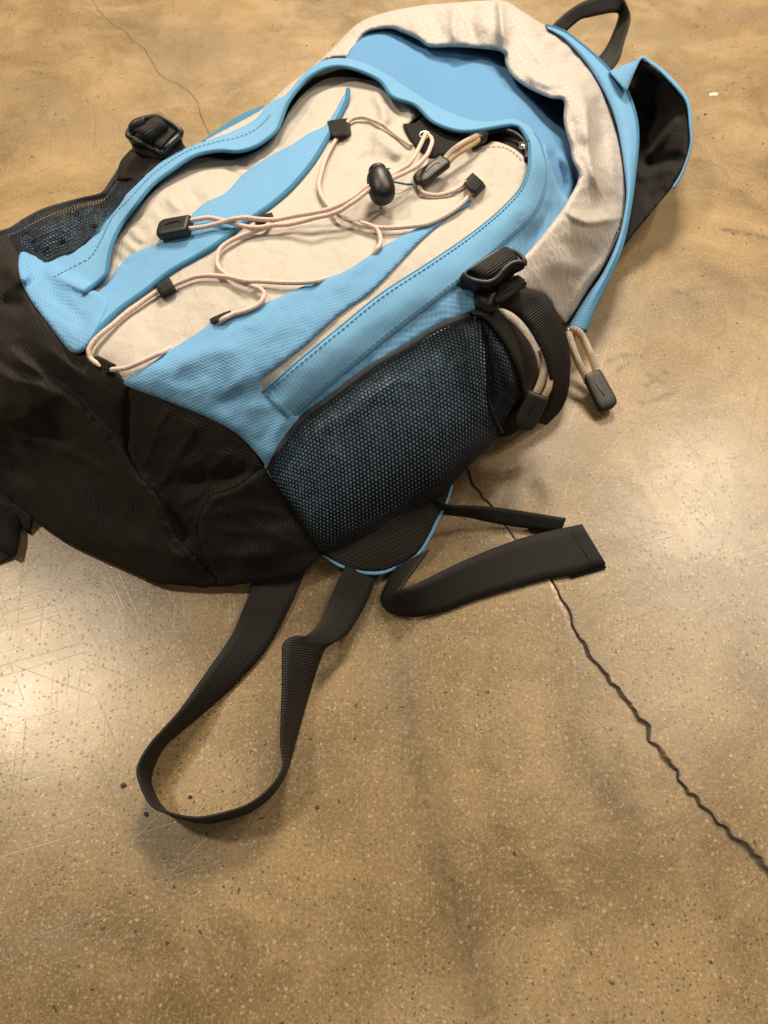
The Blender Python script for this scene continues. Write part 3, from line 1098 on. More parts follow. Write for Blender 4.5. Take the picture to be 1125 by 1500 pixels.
# folds of the black base
H.ridge([(0, 500), (55, 545), (107, 585), (133, 615), (178, 660), (205, 698), (232, 731), (243, 758), (256, 786), (280, 812), (306, 842)], .0085, 28, side=1, taper=.1)
H.ridge([(30, 600), (90, 660), (150, 740), (200, 800)], -.007, 24)
H.ridge([(100, 620), (160, 690), (215, 760), (262, 822)], -.006, 15)
H.ridge([(10, 560), (60, 620), (110, 700), (150, 770)], .006, 16)
H.ridge([(-40, 620), (10, 660), (50, 720)], -.009, 20)
H.ridge([(200, 690), (225, 740), (250, 790)], .004, 10)
H.ridge([(192, 575), (187, 610), (190, 660)], -.004, 6)
H.ridge([(235, 740), (260, 765), (285, 800)], -.0035, 12)
H.ridge([(378, 689), (347, 710), (316, 724), (297, 749), (293, 776), (300, 807), (318, 842)], .005, 22, side=-1, taper=.12)
H.ridge([(245, 700), (300, 705), (340, 695), (375, 680)], -.005, 14)
H.ridge([(200, 600), (250, 650), (290, 720)], .003, 20)
H.ridge([(50, 500), (110, 545), (180, 560)], .003, 14)
H.ridge([(-30, 515), (0, 531), (22, 542), (60, 553), (100, 575)], -.004, 9)
H.ridge([(0, 380), (25, 400), (40, 420)], .008, 16)
H.ridge([(0, 440), (40, 450)], -.006, 12)
H.ridge([(330, 830), (400, 800), (450, 760)], .004, 22)
# blue lower left hump and front
H.ridge([(48, 388), (85, 405), (125, 424), (150, 432)], .006, 9, taper=.3)
H.ridge([(60, 420), (100, 455), (135, 480)], -.004, 14)
H.ridge([(200, 560), (290, 520), (370, 505)], .003, 16)
H.ridge([(300, 600), (380, 575), (430, 585)], -.003, 14)
H.ridge([(390, 680), (405, 640), (420, 600)], .003, 12)
# pocket gusset folds, upper right
H.ridge([(803, 215), (822, 250), (830, 290)], -.007, 7)
H.ridge([(815, 215), (834, 255), (838, 290)], .006, 6)
H.ridge([(800, 290), (800, 320), (770, 360)], -.004, 7)
H.ridge([(610, 60), (650, 75), (690, 74)], .005, 14)
H.ridge([(540, 75), (600, 100), (660, 140)], -.004, 18)
H.ridge([(700, 80), (730, 130), (760, 170)], .004, 18)
# side pocket folds
H.ridge([(705, 470), (712, 510), (716, 560), (712, 610)], -.007, 7)
H.ridge([(690, 470), (692, 520), (690, 580)], .004, 12)
H.ridge([(728, 500), (740, 540), (748, 575)], .004, 8)
H.ridge([(600, 740), (650, 690), (720, 620)], .005, 16)
H.ridge([(500, 770), (580, 735), (640, 690)], -.004, 14)
H.ridge([(430, 650), (500, 610), (600, 540)], .004, 14)
# beige pocket face puckers
H.ridge([(545, 130), (560, 160), (565, 190)], .005, 7)
H.ridge([(565, 140), (580, 160), (592, 170)], -.004, 5)
H.ridge([(590, 145), (600, 165), (612, 172)], .004, 4)
H.ridge([(520, 230), (570, 240), (610, 235)], -.005, 14)
H.ridge([(540, 190), (575, 215), (590, 240)], .004, 10)
H.ridge([(600, 280), (640, 285), (690, 270)], -.004, 10)
H.ridge([(430, 330), (520, 300), (600, 300)], .002, 12)
# left beige stripe puckers
for i, (x, y) in enumerate(((175, 380), (200, 345), (228, 328), (255, 300), (285, 290), (312, 268), (345, 255), (380, 235), (410, 212), (190, 360), (240, 310), (300, 280), (360, 245))):
    H.ridge([(x - 12, y - 14), (x, y), (x + 13, y + 10)], (.0017 if i % 2 else -.0019) * (1 + .5 * math.sin(i * 2.3)), 5 + i % 3)
H.ridge([(400, 235), (440, 200), (480, 160)], .003, 10)

Hl = TPS([  # lining that stands up round the open main compartment
    (380, 167, .088), (415, 131, .084), (451, 103, .080), (487, 71, .076), (522, 36, .072), (558, 20, .07), (611, 9, .072), (664, 4, .078), (728, 0, .084), (743, 3, .084),
    (778, 25, .078), (807, 41, .07), (832, 60, .066), (860, 92, .063), (881, 128, .061), (906, 199, .056), (915, 284, .05), (910, 331, .045), (892, 377, .04), (860, 427, .034), (828, 476, .03),
    (513, 85, .080), (540, 46, .077), (572, 41, .077), (600, 53, .077), (629, 69, .078), (664, 68, .079), (700, 71, .080), (736, 75, .083), (753, 114, .092), (775, 130, .096),
    (807, 144, .107), (826, 148, .107), (826, 178, .108), (835, 213, .106), (846, 240, .104), (832, 295, .103), (807, 331, .108), (778, 366, .118), (760, 388, .123), (768, 423, .112), (803, 441, .07),
    (790, 80, .088), (846, 132, .104), (858, 165, .103), (862, 200, .1), (874, 165, .078), (880, 205, .075), (840, 100, .078), (890, 230, .072), (870, 250, .090), (895, 290, .062),
    (850, 310, .092), (850, 350, .082), (820, 380, .09), (860, 380, .058), (800, 420, .085), (740, 40, .094), (690, 35, .086), (640, 40, .083), (590, 30, .08),
], lam=0.005)
Hl.noise = 0.0013
Hl.crease = [(.0011, 60, .9, None)]
Hl.ridge([(731, -6), (735, 35), (738, 82)], .006, 5, taper=.1)
Hl.ridge([(722, -6), (724, 35), (726, 80)], -.003, 6, taper=.1)
Hl.ridge([(745, 0), (757, 60), (785, 115)], -.0035, 11, taper=.4)
Hl.ridge([(760, 8), (785, 60), (815, 105)], .0025, 12, taper=.4)
Hl.ridge([(590, 5), (604, 30), (616, 66)], .003, 8, taper=.4)
Hl.ridge([(628, 2), (640, 35), (646, 74)], -.003, 9, taper=.4)
Hl.ridge([(668, -4), (664, 35), (672, 74)], .0045, 7, taper=.3)
Hl.ridge([(696, -4), (690, 35), (700, 74)], -.003, 9, taper=.3)
Hl.ridge([(490, 75), (520, 45), (560, 28)], -.002, 7, taper=.4)
Hl.ridge([(762, 104), (800, 122), (830, 120), (848, 132)], .006, 8)
Hl.ridge([(765, 88), (805, 104), (838, 108)], -.003, 10)
Hl.ridge([(846, 122), (859, 160), (862, 205), (868, 250), (885, 300)], .010, 9, side=1, taper=.25)
Hl.ridge([(874, 140), (877, 190), (882, 245)], -.005, 9, taper=.4)
Hl.ridge([(840, 150), (838, 200), (850, 250)], -.003, 8, taper=.4)
Hl.ridge([(889, 165), (897, 230), (904, 320)], .003, 6, taper=.4)
Hl.ridge([(815, 298), (860, 326), (925, 314)], .0045, 12, side=-1, taper=.4)
Hl.ridge([(822, 300), (860, 324), (920, 312)], .003, 14, taper=.3)
Hl.ridge([(800, 335), (850, 366), (900, 352)], -.003, 13, taper=.4)
Hl.ridge([(790, 372), (835, 392), (880, 384)], .003, 12, taper=.4)
Hl.ridge([(785, 395), (822, 425), (836, 462)], -.003, 14, taper=.4)
Hl.ridge([(836, 476), (843, 435), (892, 372)], .0055, 7, taper=.2)
Hl.ridge([(846, 455), (862, 425), (886, 395)], -.003, 5, taper=.3)
for i in range(11):
    x, y = np.interp(i / 10, [0, .5, 1], [800, 850, 880]), np.interp(i / 10, [0, .5, 1], [50, 90, 150])
    Hl.ridge([(x - 20, y + 14), (x - 4, y + 1), (x + 12, y - 12)], .0016 if i % 2 else -.0016, 4, taper=.5)

# ------------------------------------------------------------------ backpack
bag = empty('backpack', tuple(P(430, 560, 0.0)), 'blue, beige and black daypack lying open on its back on the concrete floor', 'backpack')


def part(o):
    return o


bag_loc = Vector(bag.location)
PARTS = []

# closed underside down to the floor, following the outline of the body
sil = [(-150, 640, .006), (-80, 690, .006), (0, 722, .006), (44, 758, .006), (89, 789, .006), (133, 811, .006), (178, 831, .006), (236, 856, .006), (300, 862, .006), (400, 851, .01), (453, 831, .012),
       (478, 808, .014), (513, 790, .018), (567, 768, .020), (611, 741, .026), (656, 714, .034), (695, 675, .042), (728, 640, .045), (765, 575, .06), (800, 520, .05), (828, 476, .03),
       (860, 440, .03), (889, 409, .035), (910, 359, .04), (922, 302, .045), (929, 249, .05), (932, 206, .055), (929, 171, .058), (915, 132, .06), (890, 103, .062), (865, 80, .065), (832, 54, .066), (801, 40, .068), (778, 26, .074), (743, 4, .08), (728, 2, .08),
       (664, 6, .074), (611, 11, .068), (558, 22, .066), (524, 38, .068), (489, 73, .072), (453, 105, .076), (417, 133, .08), (385, 162, .085), (330, 197, .105), (276, 219, .108), (244, 236, .11),
       (200, 262, .1), (150, 300, .09), (100, 312, .08), (60, 325, .085), (20, 345, .09), (-60, 350, .05), (-150, 420, .010)]
sw = np.array([P(*p) for p in sil])
cen = sw.mean(0)
rings = []
for f, ins, lift in ((0.995, 0.0, -0.002), (0.97, 0.5, 0), (0.93, 0.12, 0), (0.90, 0.0, 0)):
    q = sw.copy()
    q[:, :2] = cen[:2] + (sw[:, :2] - cen[:2]) * f
    if ins == 0.0 and lift == 0:
        q[:, 2] = 0.0015
    elif ins:
        q[:, 2] = sw[:, 2] * ins + 0.001
    else:
        q[:, 2] += lift
    rings.append(q)
V = np.vstack(rings + [np.array([[cen[0], cen[1], 0.0015]])])
ns = len(sil)
F = []
for r in range(3):
    for i in range(ns):
        j = (i + 1) % ns
        F.append((r * ns + i, r * ns + j, (r + 1) * ns + j, (r + 1) * ns + i))
for i in range(ns):
    F.append((3 * ns + i, 3 * ns + (i + 1) % ns, 4 * ns))
build('back_panel', V, F, 'black2', bag, uv=V[:, :2])

# --- black base, three cut pieces
fold = [(189, 567), (183, 602), (184, 633), (190, 669), (209, 700), (236, 731), (244, 758), (258, 784), (280, 807), (298, 825), (318, 850)]
seam = [(388, 684), (378, 689), (347, 713), (311, 727), (295, 749), (290, 776), (298, 807), (318, 850)]
panel('bottom_panel', [(-150, 640), (-80, 685), (0, 722), (44, 758), (89, 789), (133, 811), (178, 831), (213, 847), (236, 856), (267, 855), (293, 861), (318, 858), (318, 850)] + fold[::-1][1:] +
      [(189, 567), (160, 530), (105, 512), (75, 475), (50, 445), (38, 425), (42, 405), (38, 388), (21, 363), (14, 349), (-5, 343), (-60, 345), (-150, 410), (-150, 410)],
      H, 'black', off=.004, step=5, ew=7, drop=.0022, rim=.012, parent=bag)
panel('base_front_panel', [(186, 563), (186, 563), (230, 577), (270, 590), (310, 610), (350, 635), (370, 658), (390, 688), (390, 688)] + seam[1:] + fold[::-1][1:],
      H, 'black', off=.003, step=5, ew=7, drop=.0014, rim=.008, parent=bag)
panel('corner_panel', [(386, 682), (393, 690), (420, 735), (453, 780), (474, 812), (474, 812), (453, 831), (436, 842), (400, 851), (360, 855), (320, 860), (318, 850)] + seam[::-1][1:],
      H, 'black', off=.004, step=5, ew=6, drop=.002, rim=.010, parent=bag)
cs = catmull([(392, 692), (420, 738), (450, 785), (470, 810)], 10)
stitches('stitching', P(cs[:, 0] - 4, cs[:, 1], H(cs[:, 0] - 4, cs[:, 1]) + .0044), 'thread_b', bag)

# --- blue front with the right wing in one cut
wing_r = [(181, 561), (213, 538), (249, 513), (284, 491), (320, 466), (356, 452), (398, 440), (451, 416), (504, 398), (558, 363), (611, 334), (664, 309), (689, 292)]
panel('front_panel', wing_r + [(689, 300), (664, 314), (640, 332), (611, 358), (582, 389), (543, 428), (500, 459), (454, 500), (423, 525), (399, 543), (387, 552), (381, 560), (385, 571), (390, 576),
      (402, 585), (440, 612), (450, 640), (420, 690), (400, 700), (385, 676), (350, 638), (300, 610), (230, 582)],
      H, 'blue', off=.0044, step=5, ew=6, drop=.0010, rim=.004, parent=bag)
# blue liner seen through the right netting
panel('side_liner', [(388, 688), (412, 656), (442, 618), (542, 544), (642, 485), (694, 464), (718, 478), (740, 507), (754, 538), (760, 568), (740, 600), (722, 636), (690, 668), (650, 706), (607, 734), (560, 760), (510, 785), (474, 800), (430, 742)],
      H, 'liner', off=.0042, step=6, parent=bag)
# lower-left hump of the front
panel('front_corner_panel', [(30, 370), (48, 374), (75, 387), (103, 405), (126, 420), (148, 430), (160, 440), (150, 470), (124, 513), (105, 516), (75, 480), (42, 435), (28, 400)],
      H, 'blue2', off=.0068, step=4, ew=6, drop=.0022, rim=.006, parent=bag)
# --- upper front (same blue with shade mixed into its colour, under the folded lining)
panel('upper_front_panel', [(505, 92), (512, 74), (532, 44), (580, 30), (650, 55), (740, 60), (770, 100), (830, 130), (850, 200), (860, 260), (845, 300), (800, 350), (770, 395), (730, 440), (690, 470), (620, 500), (560, 500),
      (600, 440), (720, 370), (770, 310), (790, 230), (760, 190), (700, 190), (640, 170), (560, 120), (520, 100)],
      H, 'blue_shaded', off=-.001, step=5, ew=6, drop=.002, rim=.004, parent=bag)
panel('side_front_panel', [(796, 205), (806, 240), (822, 280), (836, 300), (815, 330), (786, 366), (760, 392), (740, 420), (700, 455), (640, 480), (600, 505), (480, 585), (430, 622), (420, 600), (480, 545), (579, 475),
      (700, 380), (780, 310), (795, 260)],
      H, 'blue2', off=.0026, step=5, ew=7, drop=.002, rim=.004, parent=bag)

# --- front pocket interior: black zipper tape, beige face, blue left wing
def sink(v2):
    """the beige face drops away from the lifted rim along the top"""
    s = np.zeros(len(v2))
    for x, y, r, a in ((487, 112, 55, .010), (430, 165, 45, .008), (300, 235, 45, .007), (690, 205, 50, .008), (620, 180, 40, .006), (350, 232, 40, .005), (260, 250, 30, .004)):
        s -= a * np.exp(-(((v2[:, 0] - x) / r)**2 + ((v2[:, 1] - y) / (r * .6))**2))
    return s


panel('zipper_tape', [(131, 424), (160, 395), (175, 330), (213, 280), (250, 245), (284, 222), (350, 213), (395, 195), (420, 145), (450, 108), (487, 94), (540, 98), (600, 138), (650, 172), (720, 174), (775, 190), (782, 230),
      (760, 285), (700, 345), (600, 410), (480, 500), (400, 560), (250, 560), (160, 470)], H, 'tape', off=-.003, step=7, parent=bag, nf=lambda v: sink(v) * 1.3)


panel('pocket_panel', [(131, 420), (156, 399), (164, 360), (183, 328), (220, 284), (249, 254), (270, 238), (302, 231), (338, 234), (375, 222), (406, 196), (426, 160), (451, 132), (480, 115), (515, 113),
      (536, 117), (565, 124), (590, 142), (611, 156), (618, 167), (600, 180), (594, 190), (606, 212), (630, 229), (661, 226), (682, 220), (711, 213), (724, 207), (750, 216), (768, 230), (776, 245),
      (765, 290), (725, 332), (690, 360), (637, 397), (566, 444), (530, 473), (477, 514), (432, 554), (392, 584), (370, 572), (380, 540), (450, 470), (380, 470), (300, 510), (230, 562), (184, 564), (160, 556), (135, 528), (120, 500), (130, 450)],
      H, 'beige', off=.0020, step=4, ew=5, drop=.001, rim=.003, parent=bag, nf=sink)
wl = panel('side_wing', [(103, 505), (142, 431), (160, 410), (185, 378), (213, 363), (249, 349), (281, 314), (302, 296), (331, 282), (359, 253), (400, 226), (426, 213), (451, 196), (476, 184), (490, 165),
           (499, 148), (510, 131), (510, 131), (508, 149), (490, 188), (465, 231), (440, 263), (412, 290), (380, 313), (355, 330), (320, 358), (284, 380), (249, 400), (213, 428), (178, 453), (149, 481), (124, 513), (115, 512)],
           H, 'blue2', off=.0052, step=4, ew=6, drop=.0018, rim=.004, parent=bag)
pl = catmull([(510, 132), (508, 148), (488, 188), (463, 231), (439, 262), (411, 290), (380, 313), (355, 329), (320, 357), (284, 379), (249, 399), (213, 427), (178, 452), (149, 480), (128, 508)], 4)
tube('piping', P(pl[:, 0], pl[:, 1], H(pl[:, 0], pl[:, 1]) + .0035), .0022, 'blue_edge', wl, smoothed=False)
pr = catmull([(181, 561), (213, 538), (249, 513), (284, 491), (320, 466), (356, 452), (398, 440), (451, 416), (504, 398), (558, 363), (611, 334), (664, 309), (689, 292)], 4)

# --- rim of the front pocket
rim_out = [(50, 392), (62, 386), (90, 374), (117, 363), (139, 342), (153, 317), (168, 298), (185, 285), (213, 257), (242, 233), (274, 216), (320, 200), (345, 190), (373, 175), (391, 155), (403, 146), (419, 138), (437, 117), (451, 103), (472, 89), (501, 85),
           (536, 93), (568, 110), (600, 131), (636, 153), (675, 171), (711, 178), (750, 174), (771, 182), (786, 198), (797, 222), (803, 249), (798, 284), (780, 320), (745, 352), (700, 392), (640, 440), (579, 487), (520, 535), (460, 585), (424, 617)]
rim_in = [(122, 430), (131, 422), (146, 411), (156, 399), (160, 372), (168, 347), (178, 328), (193, 308), (222, 272), (250, 250), (284, 228), (320, 220), (350, 221), (378, 212), (404, 192), (412, 176), (422, 150), (441, 124), (453, 112), (478, 99), (503, 97),
          (532, 105), (558, 119), (575, 141), (609, 154), (636, 179), (680, 192), (745, 183), (760, 186), (771, 200), (775, 216), (773, 249), (762, 275), (742, 298), (718, 320), (682, 348), (629, 384), (558, 430), (500, 477), (434, 531), (384, 574)]


def rim_z(px, py, s, t):
    h = H(px, py)
    lift = np.interp(s, [0, .05, .2, .3, .42, .5, .6, .68, .78, 1.0], [.003, .006, .012, .012, .014, .014, .011, .009, .003, .0005])
    return h + .004 + lift * t**1.3 + .0012 * np.sin(t * math.pi)


rim, RW = strip('pocket_rim', rim_out, rim_in, rim_z, 'blue_rim', bag, m=11, n=6, thick=.0016)
kp = int(len(RW) * .74)
tube('piping', RW[:kp, -1] + np.array([0, 0, -.0004]), .0015, 'blue_edge', rim, smoothed=False, seg=8)
tube('piping', RW[kp - 1:, -1] + np.array([0, 0, -.0006]), .0008, 'blue_edge', rim, smoothed=False, seg=8)
k0, k1 = int(len(RW) * .0), int(len(RW) * .36)
stitches('stitching', RW[k0:k1, 4], 'thread', rim)
kk = int(len(RW) * .72)
stitches('stitching', RW[kk:, 9], 'thread', rim)
stitches('stitching', RW[kk:, 1], 'thread', rim)
pz = catmull([(424, 614), (400, 590), (386, 576)], 6)
stitches('stitching', P(pz[:, 0], pz[:, 1], H(pz[:, 0], pz[:, 1]) + .0052), 'thread', rim)

# stitched beige top edge
bt = catmull([(426, 164), (451, 137), (480, 120), (515, 118), (545, 123), (575, 134), (600, 152)], 5)
v_ = np.c_[bt]
stitches('stitching', P(bt[:, 0], bt[:, 1], H(bt[:, 0], bt[:, 1]) + .0022 + sink(v_)), 'thread_w', bag)
bt = catmull([(714, 216), (735, 216), (752, 224), (768, 240)], 6)
stitches('stitching', P(bt[:, 0], bt[:, 1], H(bt[:, 0], bt[:, 1]) + .0022 + sink(np.c_[bt])), 'thread_w', bag)

# zipper in the mouth of the pocket
zl = catmull([(640, 190), (680, 200), (712, 196), (735, 192), (755, 198), (768, 212), (771, 235)], 10)
zw = P(zl[:, 0], zl[:, 1], H(zl[:, 0], zl[:, 1]) + .0035)
zt = tube('zipper_coil', zw, .0017, 'tape', bag, smoothed=False)


def teeth(path, parent, mat='plastic', pitch=.0017, wid=.0028):
    p = np.asarray(path)
    L = np.r_[0, np.cumsum(np.linalg.norm(np.diff(p, axis=0), axis=1))]
    V, F = [], []
    for i, s in enumerate(np.arange(0, L[-1] - pitch, pitch)):
        a = np.array([np.interp(s, L, p[:, k]) for k in range(3)])
        b = np.array([np.interp(s + pitch * .55, L, p[:, k]) for k in range(3)])
        d = (b - a) / (np.linalg.norm(b - a) + 1e-9)
        sd = np.cross(d, (0, 0, 1))
        sd /= np.linalg.norm(sd) + 1e-9
        n0 = len(V)
        for q in (a, b):
            for x, z in ((-1, 0), (-.7, 1), (.7, 1), (1, 0)):
                V.append(q + sd * wid / 2 * x + np.array([0, 0, .0006 + z * .0009]))
        F += [(n0, n0 + 1, n0 + 5, n0 + 4), (n0 + 1, n0 + 2, n0 + 6, n0 + 5), (n0 + 2, n0 + 3, n0 + 7, n0 + 6), (n0, n0 + 3, n0 + 2, n0 + 1), (n0 + 4, n0 + 5, n0 + 6, n0 + 7)]
    return build('zipper_teeth', V, F, mat, parent, smooth=False, stuff=True)


teeth(zw + np.array([0, 0, .001]), zt)
a = P(764, 209, float(H(764, 209)[0]) + .008)
prism('zipper_stop', [(760, 206), (772, 209), (772, 217), (761, 214)], float(H(766, 211)[0]) + .009, .003, 'metal', zt, bevel=.0006)
# metal slider by the inner pull
sl = prism('zipper_slider', [(684, 196), (698, 187), (716, 190), (714, 200), (698, 209), (686, 206)], float(H(700, 198)[0]) + .010, .006, 'plastic', bag, bevel=.0015)
prism('slider_bridge', [(687, 201), (693, 196), (699, 200), (692, 206)], float(H(692, 201)[0]) + .013, .003, 'metal', sl, bevel=.0008)

# black tab with its eyelet
tab = panel('cord_anchor', [(590, 181), (590, 181), (608, 180), (618, 171), (625, 165), (660, 190), (684, 197), (684, 197), (672, 213), (661, 224), (644, 228), (629, 230), (606, 212), (597, 196)],
            H, 'tape', off=.0035, step=4, ew=3, drop=.001, rim=.002, parent=bag)
e0 = P(622, 198, float(H(622, 198)[0]) + .0045)
ring = [e0 + np.array([math.cos(a) * .0042, math.sin(a) * .0042, 0]) for a in np.linspace(0, TAU, 16, endpoint=False)]
tube('eyelet', ring, .0009, 'metal', tab, closed=True, n=2, seg=6)

# --- folded beige lining round the open main compartment
lin_out = [(384, 163), (415, 131), (451, 103), (487, 71), (522, 36), (558, 20), (611, 9), (664, 4), (728, 0), (728, 0), (743, 3), (778, 25), (807, 43), (832, 62), (860, 94), (881, 130), (898, 168), (907, 204), (914, 245), (916, 290), (910, 331), (892, 377), (860, 427), (828, 476), (828, 476)]
lin_in = [(814, 462), (803, 441), (790, 430), (768, 425), (750, 410), (752, 394), (778, 364), (807, 329), (830, 297), (848, 260), (839, 235), (835, 213), (826, 178), (826, 148), (807, 144), (775, 130), (753, 114), (741, 95), (736, 77), (700, 71), (664, 69), (629, 69), (612, 58),
          (592, 49), (572, 42), (540, 46), (525, 60), (513, 84), (490, 86), (465, 96), (440, 120), (420, 143), (400, 152)]
panel('lining', lin_out + lin_in, Hl, 'beige2', off=.0, step=3.4, ew=8, drop=.006, rim=.012, parent=bag)

strip('lining_edge', [(300, 206), (322, 194), (345, 182), (369, 169), (384, 160), (400, 146), (418, 131), (440, 113), (462, 94)], [(312, 210), (330, 204), (352, 194), (376, 182), (392, 170), (408, 158), (428, 142), (448, 124), (470, 105)],
      lambda px, py, s, t: H(px, py) - .001 + .003 * np.sin(t * math.pi), 'beige2', bag, m=5)
strip('compression_strap', [(296, 206), (318, 190), (342, 174), (365, 162), (386, 154)], [(312, 212), (332, 200), (354, 188), (372, 178), (392, 164)], lambda px, py, s, t: .085 + .006 * t, 'blue_edge', bag, m=4)

# --- blue zipper edge of the back half, with teeth inside it
ed_out = [(799, 37), (815, 42), (832, 50), (867, 78), (892, 103), (917, 132), (931, 171), (934, 206), (930, 249), (923, 302), (911, 359), (890, 409), (871, 448), (857, 486)]
ed_in = [(805, 44), (818, 52), (830, 61), (855, 88), (873, 114), (888, 141), (900, 171), (908, 204), (914, 245), (917, 292), (906, 348), (884, 398), (858, 436), (831, 480)]


def ed_z(px, py, s, t):
    base = np.interp(s, [0, .3, .6, .8, 1], [.072, .066, .056, .044, .026])
    return base + .006 * np.sin(t * math.pi * .8) - .002 * t


ed, EW = strip('zipper_edge', ed_out, ed_in, ed_z, 'blue2', bag, m=9, n=6, thick=.002)
tube('piping', EW[:, 0], .0017, 'blue_edge', ed, smoothed=False, seg=8)
k = int(len(EW) * .72)
zt2 = np.array([P(x, y, z) for x, y, z in ((906, 340, .046), (893, 370, .042), (880, 392, .038), (866, 412, .034), (852, 432, .031), (842, 448, .029))])
tube('zipper_coil', zt2 + np.array([-.002, 0, -.001]), .0022, 'tape', ed)
teeth(catmull3(zt2, 6), ed, 'plastic', pitch=.0022, wid=.0022)
panel('zipper_tape', [(917, 290), (912, 330), (893, 378), (862, 430), (835, 474), (826, 470), (846, 430), (880, 385), (900, 335), (908, 292)], lambda x, y: np.interp(y, [290, 476], [.043, .024]), 'tape', step=5, ew=3, drop=.001, rim=.002, parent=bag)

# --- black padded flap behind, blue bound
Hf = TPS([(938, 86, .088), (967, 107, .082), (992, 132, .074), (1006, 153, .068), (1009, 185, .064), (1010, 213, .060), (999, 249, .054), (985, 274, .048), (956, 309, .04), (924, 348, .032), (895, 385, .026),
          (922, 131, .065), (925, 160, .03), (930, 200, .018), (922, 250, .022), (915, 300, .025), (955, 170, .032), (965, 210, .036), (950, 240, .024), (985, 200, .052), (975, 150, .055), (950, 120, .062), (970, 265, .042), (940, 290, .03)], lam=.003)
Hf.noise = .0012
Hf.crease = [(.0014, 50, 2.0, None)]
Hf.ridge([(938, 240), (965, 210), (1000, 165)], .006, 7)
Hf.ridge([(935, 250), (970, 240), (1005, 225)], -.006, 8)
Hf.ridge([(925, 262), (960, 250), (1000, 245)], .006, 9)
Hf.ridge([(940, 290), (965, 285), (980, 275)], -.003, 8)
flap = panel('shoulder_pad', [(939, 85), (939, 85), (950, 94), (967, 107), (992, 132), (1006, 153), (1009, 185), (1010, 213), (999, 249), (985, 274), (956, 309), (924, 348), (895, 388), (880, 400), (905, 330), (918, 260), (925, 200), (920, 150), (919, 131), (919, 131), (930, 105)],
             Hf, 'black2', step=4, ew=6, drop=.003, rim=.014, parent=bag)
tr_out = [(892, 105), (912, 96), (931, 88), (941, 81), (953, 88), (974, 103), (998, 129), (1011, 152), (1014, 185), (1014, 214), (1002, 253), (987, 278)]
tr_in = [(917, 134), (924, 118), (931, 103), (940, 87), (949, 93), (967, 107), (991, 132), (1005, 153), (1009, 185), (1010, 213), (999, 249), (984, 275)]
tz = lambda px, py, s, t: np.interp(s, [0, .25, .5, .8, 1], [.074, .088, .078, .062, .048]) + .003 * np.sin(t * math.pi) - .002 * (1 - t)
tr, TW = strip('blue_trim', tr_out, tr_in, tz, 'blue2', flap, m=6, n=5, thick=.006)

# --- haul loop
ribbon('haul_loop', [(803, 48, .066), (808, 38, .068), (832, 16, .075), (855, 2, .078), (885, -8, .078), (908, -8, .072), (920, 12, .064), (923, 30, .058), (914, 62, .052), (907, 88, .050), (893, 106, .052)],
       [(820, 62, .062), (826, 50, .062), (849, 30, .066), (865, 25, .067), (888, 20, .066), (903, 19, .06), (906, 24, .05), (903, 36, .044), (893, 60, .042), (882, 78, .046), (868, 92, .052)],
       'web_fine', parent=bag, thick=.0014)

# ------------------------------------------------------------------ netting pockets
def coons(top, bottom, left, right, nu, nv):
    t, b = resample(catmull(top, 6), 1), resample(catmull(bottom, 6), 1)
    l, r = resample(catmull(left, 6), 1), resample(catmull(right, 6), 1)

    def ev(c, s):
        x = np.linspace(0, 1, len(c))
        return np.stack([np.interp(s, x, c[:, 0]), np.interp(s, x, c[:, 1])], -1)
    return lambda u, v: ((1 - v)[..., None] * ev(t, u) + v[..., None] * ev(b, u) + (1 - u)[..., None] * ev(l, v) + u[..., None] * ev(r, v)
                         - ((1 - u) * (1 - v))[..., None] * t[0] - (u * (1 - v))[..., None] * t[-1] - ((1 - u) * v)[..., None] * b[0] - (u * v)[..., None] * b[-1])


def netting(name, fn, nu, nv, hf, off, mat, parent, hole, lean=0.0):
    """Real net: a hexagon of yarn round every hole, with the holes open."""
    V, F, UV = [], [], []
    du, dv = 1.0 / nu, 1.0 / nv
    for j in range(nv + 1):
        for i in range(nu + 1):
            cu = (i + (0.5 if j % 2 else 0)) * du
            cv = j * dv
            if cu > 1 or cv > 1:
                continue
            hs = hole(cu, cv) * (1 + random.uniform(-.12, .12))
            n0 = len(V)
            for k in range(6):
                a = TAU * (k + .5) / 6
                for q, lz in ((1.0, -.0002), (hs + (1 - hs) * .45, .0006), (hs, -.0002)):
                    uu = cu + math.cos(a) * du * .577 * q
                    vv = cv + math.sin(a) * dv * .667 * q
                    V.append((min(max(uu, 0), 1), min(max(vv, 0), 1), lz))
            for k in range(6):
                m = (k + 1) % 6
                F.append((n0 + 3 * k, n0 + 3 * m, n0 + 3 * m + 1, n0 + 3 * k + 1))
                F.append((n0 + 3 * k + 1, n0 + 3 * m + 1, n0 + 3 * m + 2, n0 + 3 * k + 2))
    V = np.array(V)
    xy = fn(V[:, 0], V[:, 1])
    z = hf(xy[:, 0], xy[:, 1]) + off + V[:, 2]
    w3 = P(xy[:, 0], xy[:, 1], z)
    return build(name, w3, F, mat, parent, uv=w3[:, :2], stuff=False)


top = [(392, 690), (398, 672), (410, 655), (440, 617), (490, 580), (540, 542), (600, 507), (640, 482), (694, 459)]
bot = [(471, 808), (490, 802), (513, 792), (567, 768), (611, 741), (656, 714), (695, 675), (727, 642), (745, 605), (766, 574)]
right = [(694, 459), (718, 474), (742, 506), (756, 538), (766, 574)]
left = [(392, 690), (420, 735), (450, 780), (471, 808)]
fnR = coons(top, bot, left, right, 0, 0)
hole = lambda u, v: float(np.interp(v, [0, .06, .16, .6, .8, 1], [.44, .60, .69, .65, .46, .2])) * float(np.interp(u, [0, .05, .75, .85, 1], [.6, 1, 1, .85, .7]))
net = netting('side_mesh_pocket', fnR, 66, 37, H, .0055, 'net', bag, hole)
net['label'] = 'dark netting pocket on the right side, near the camera'
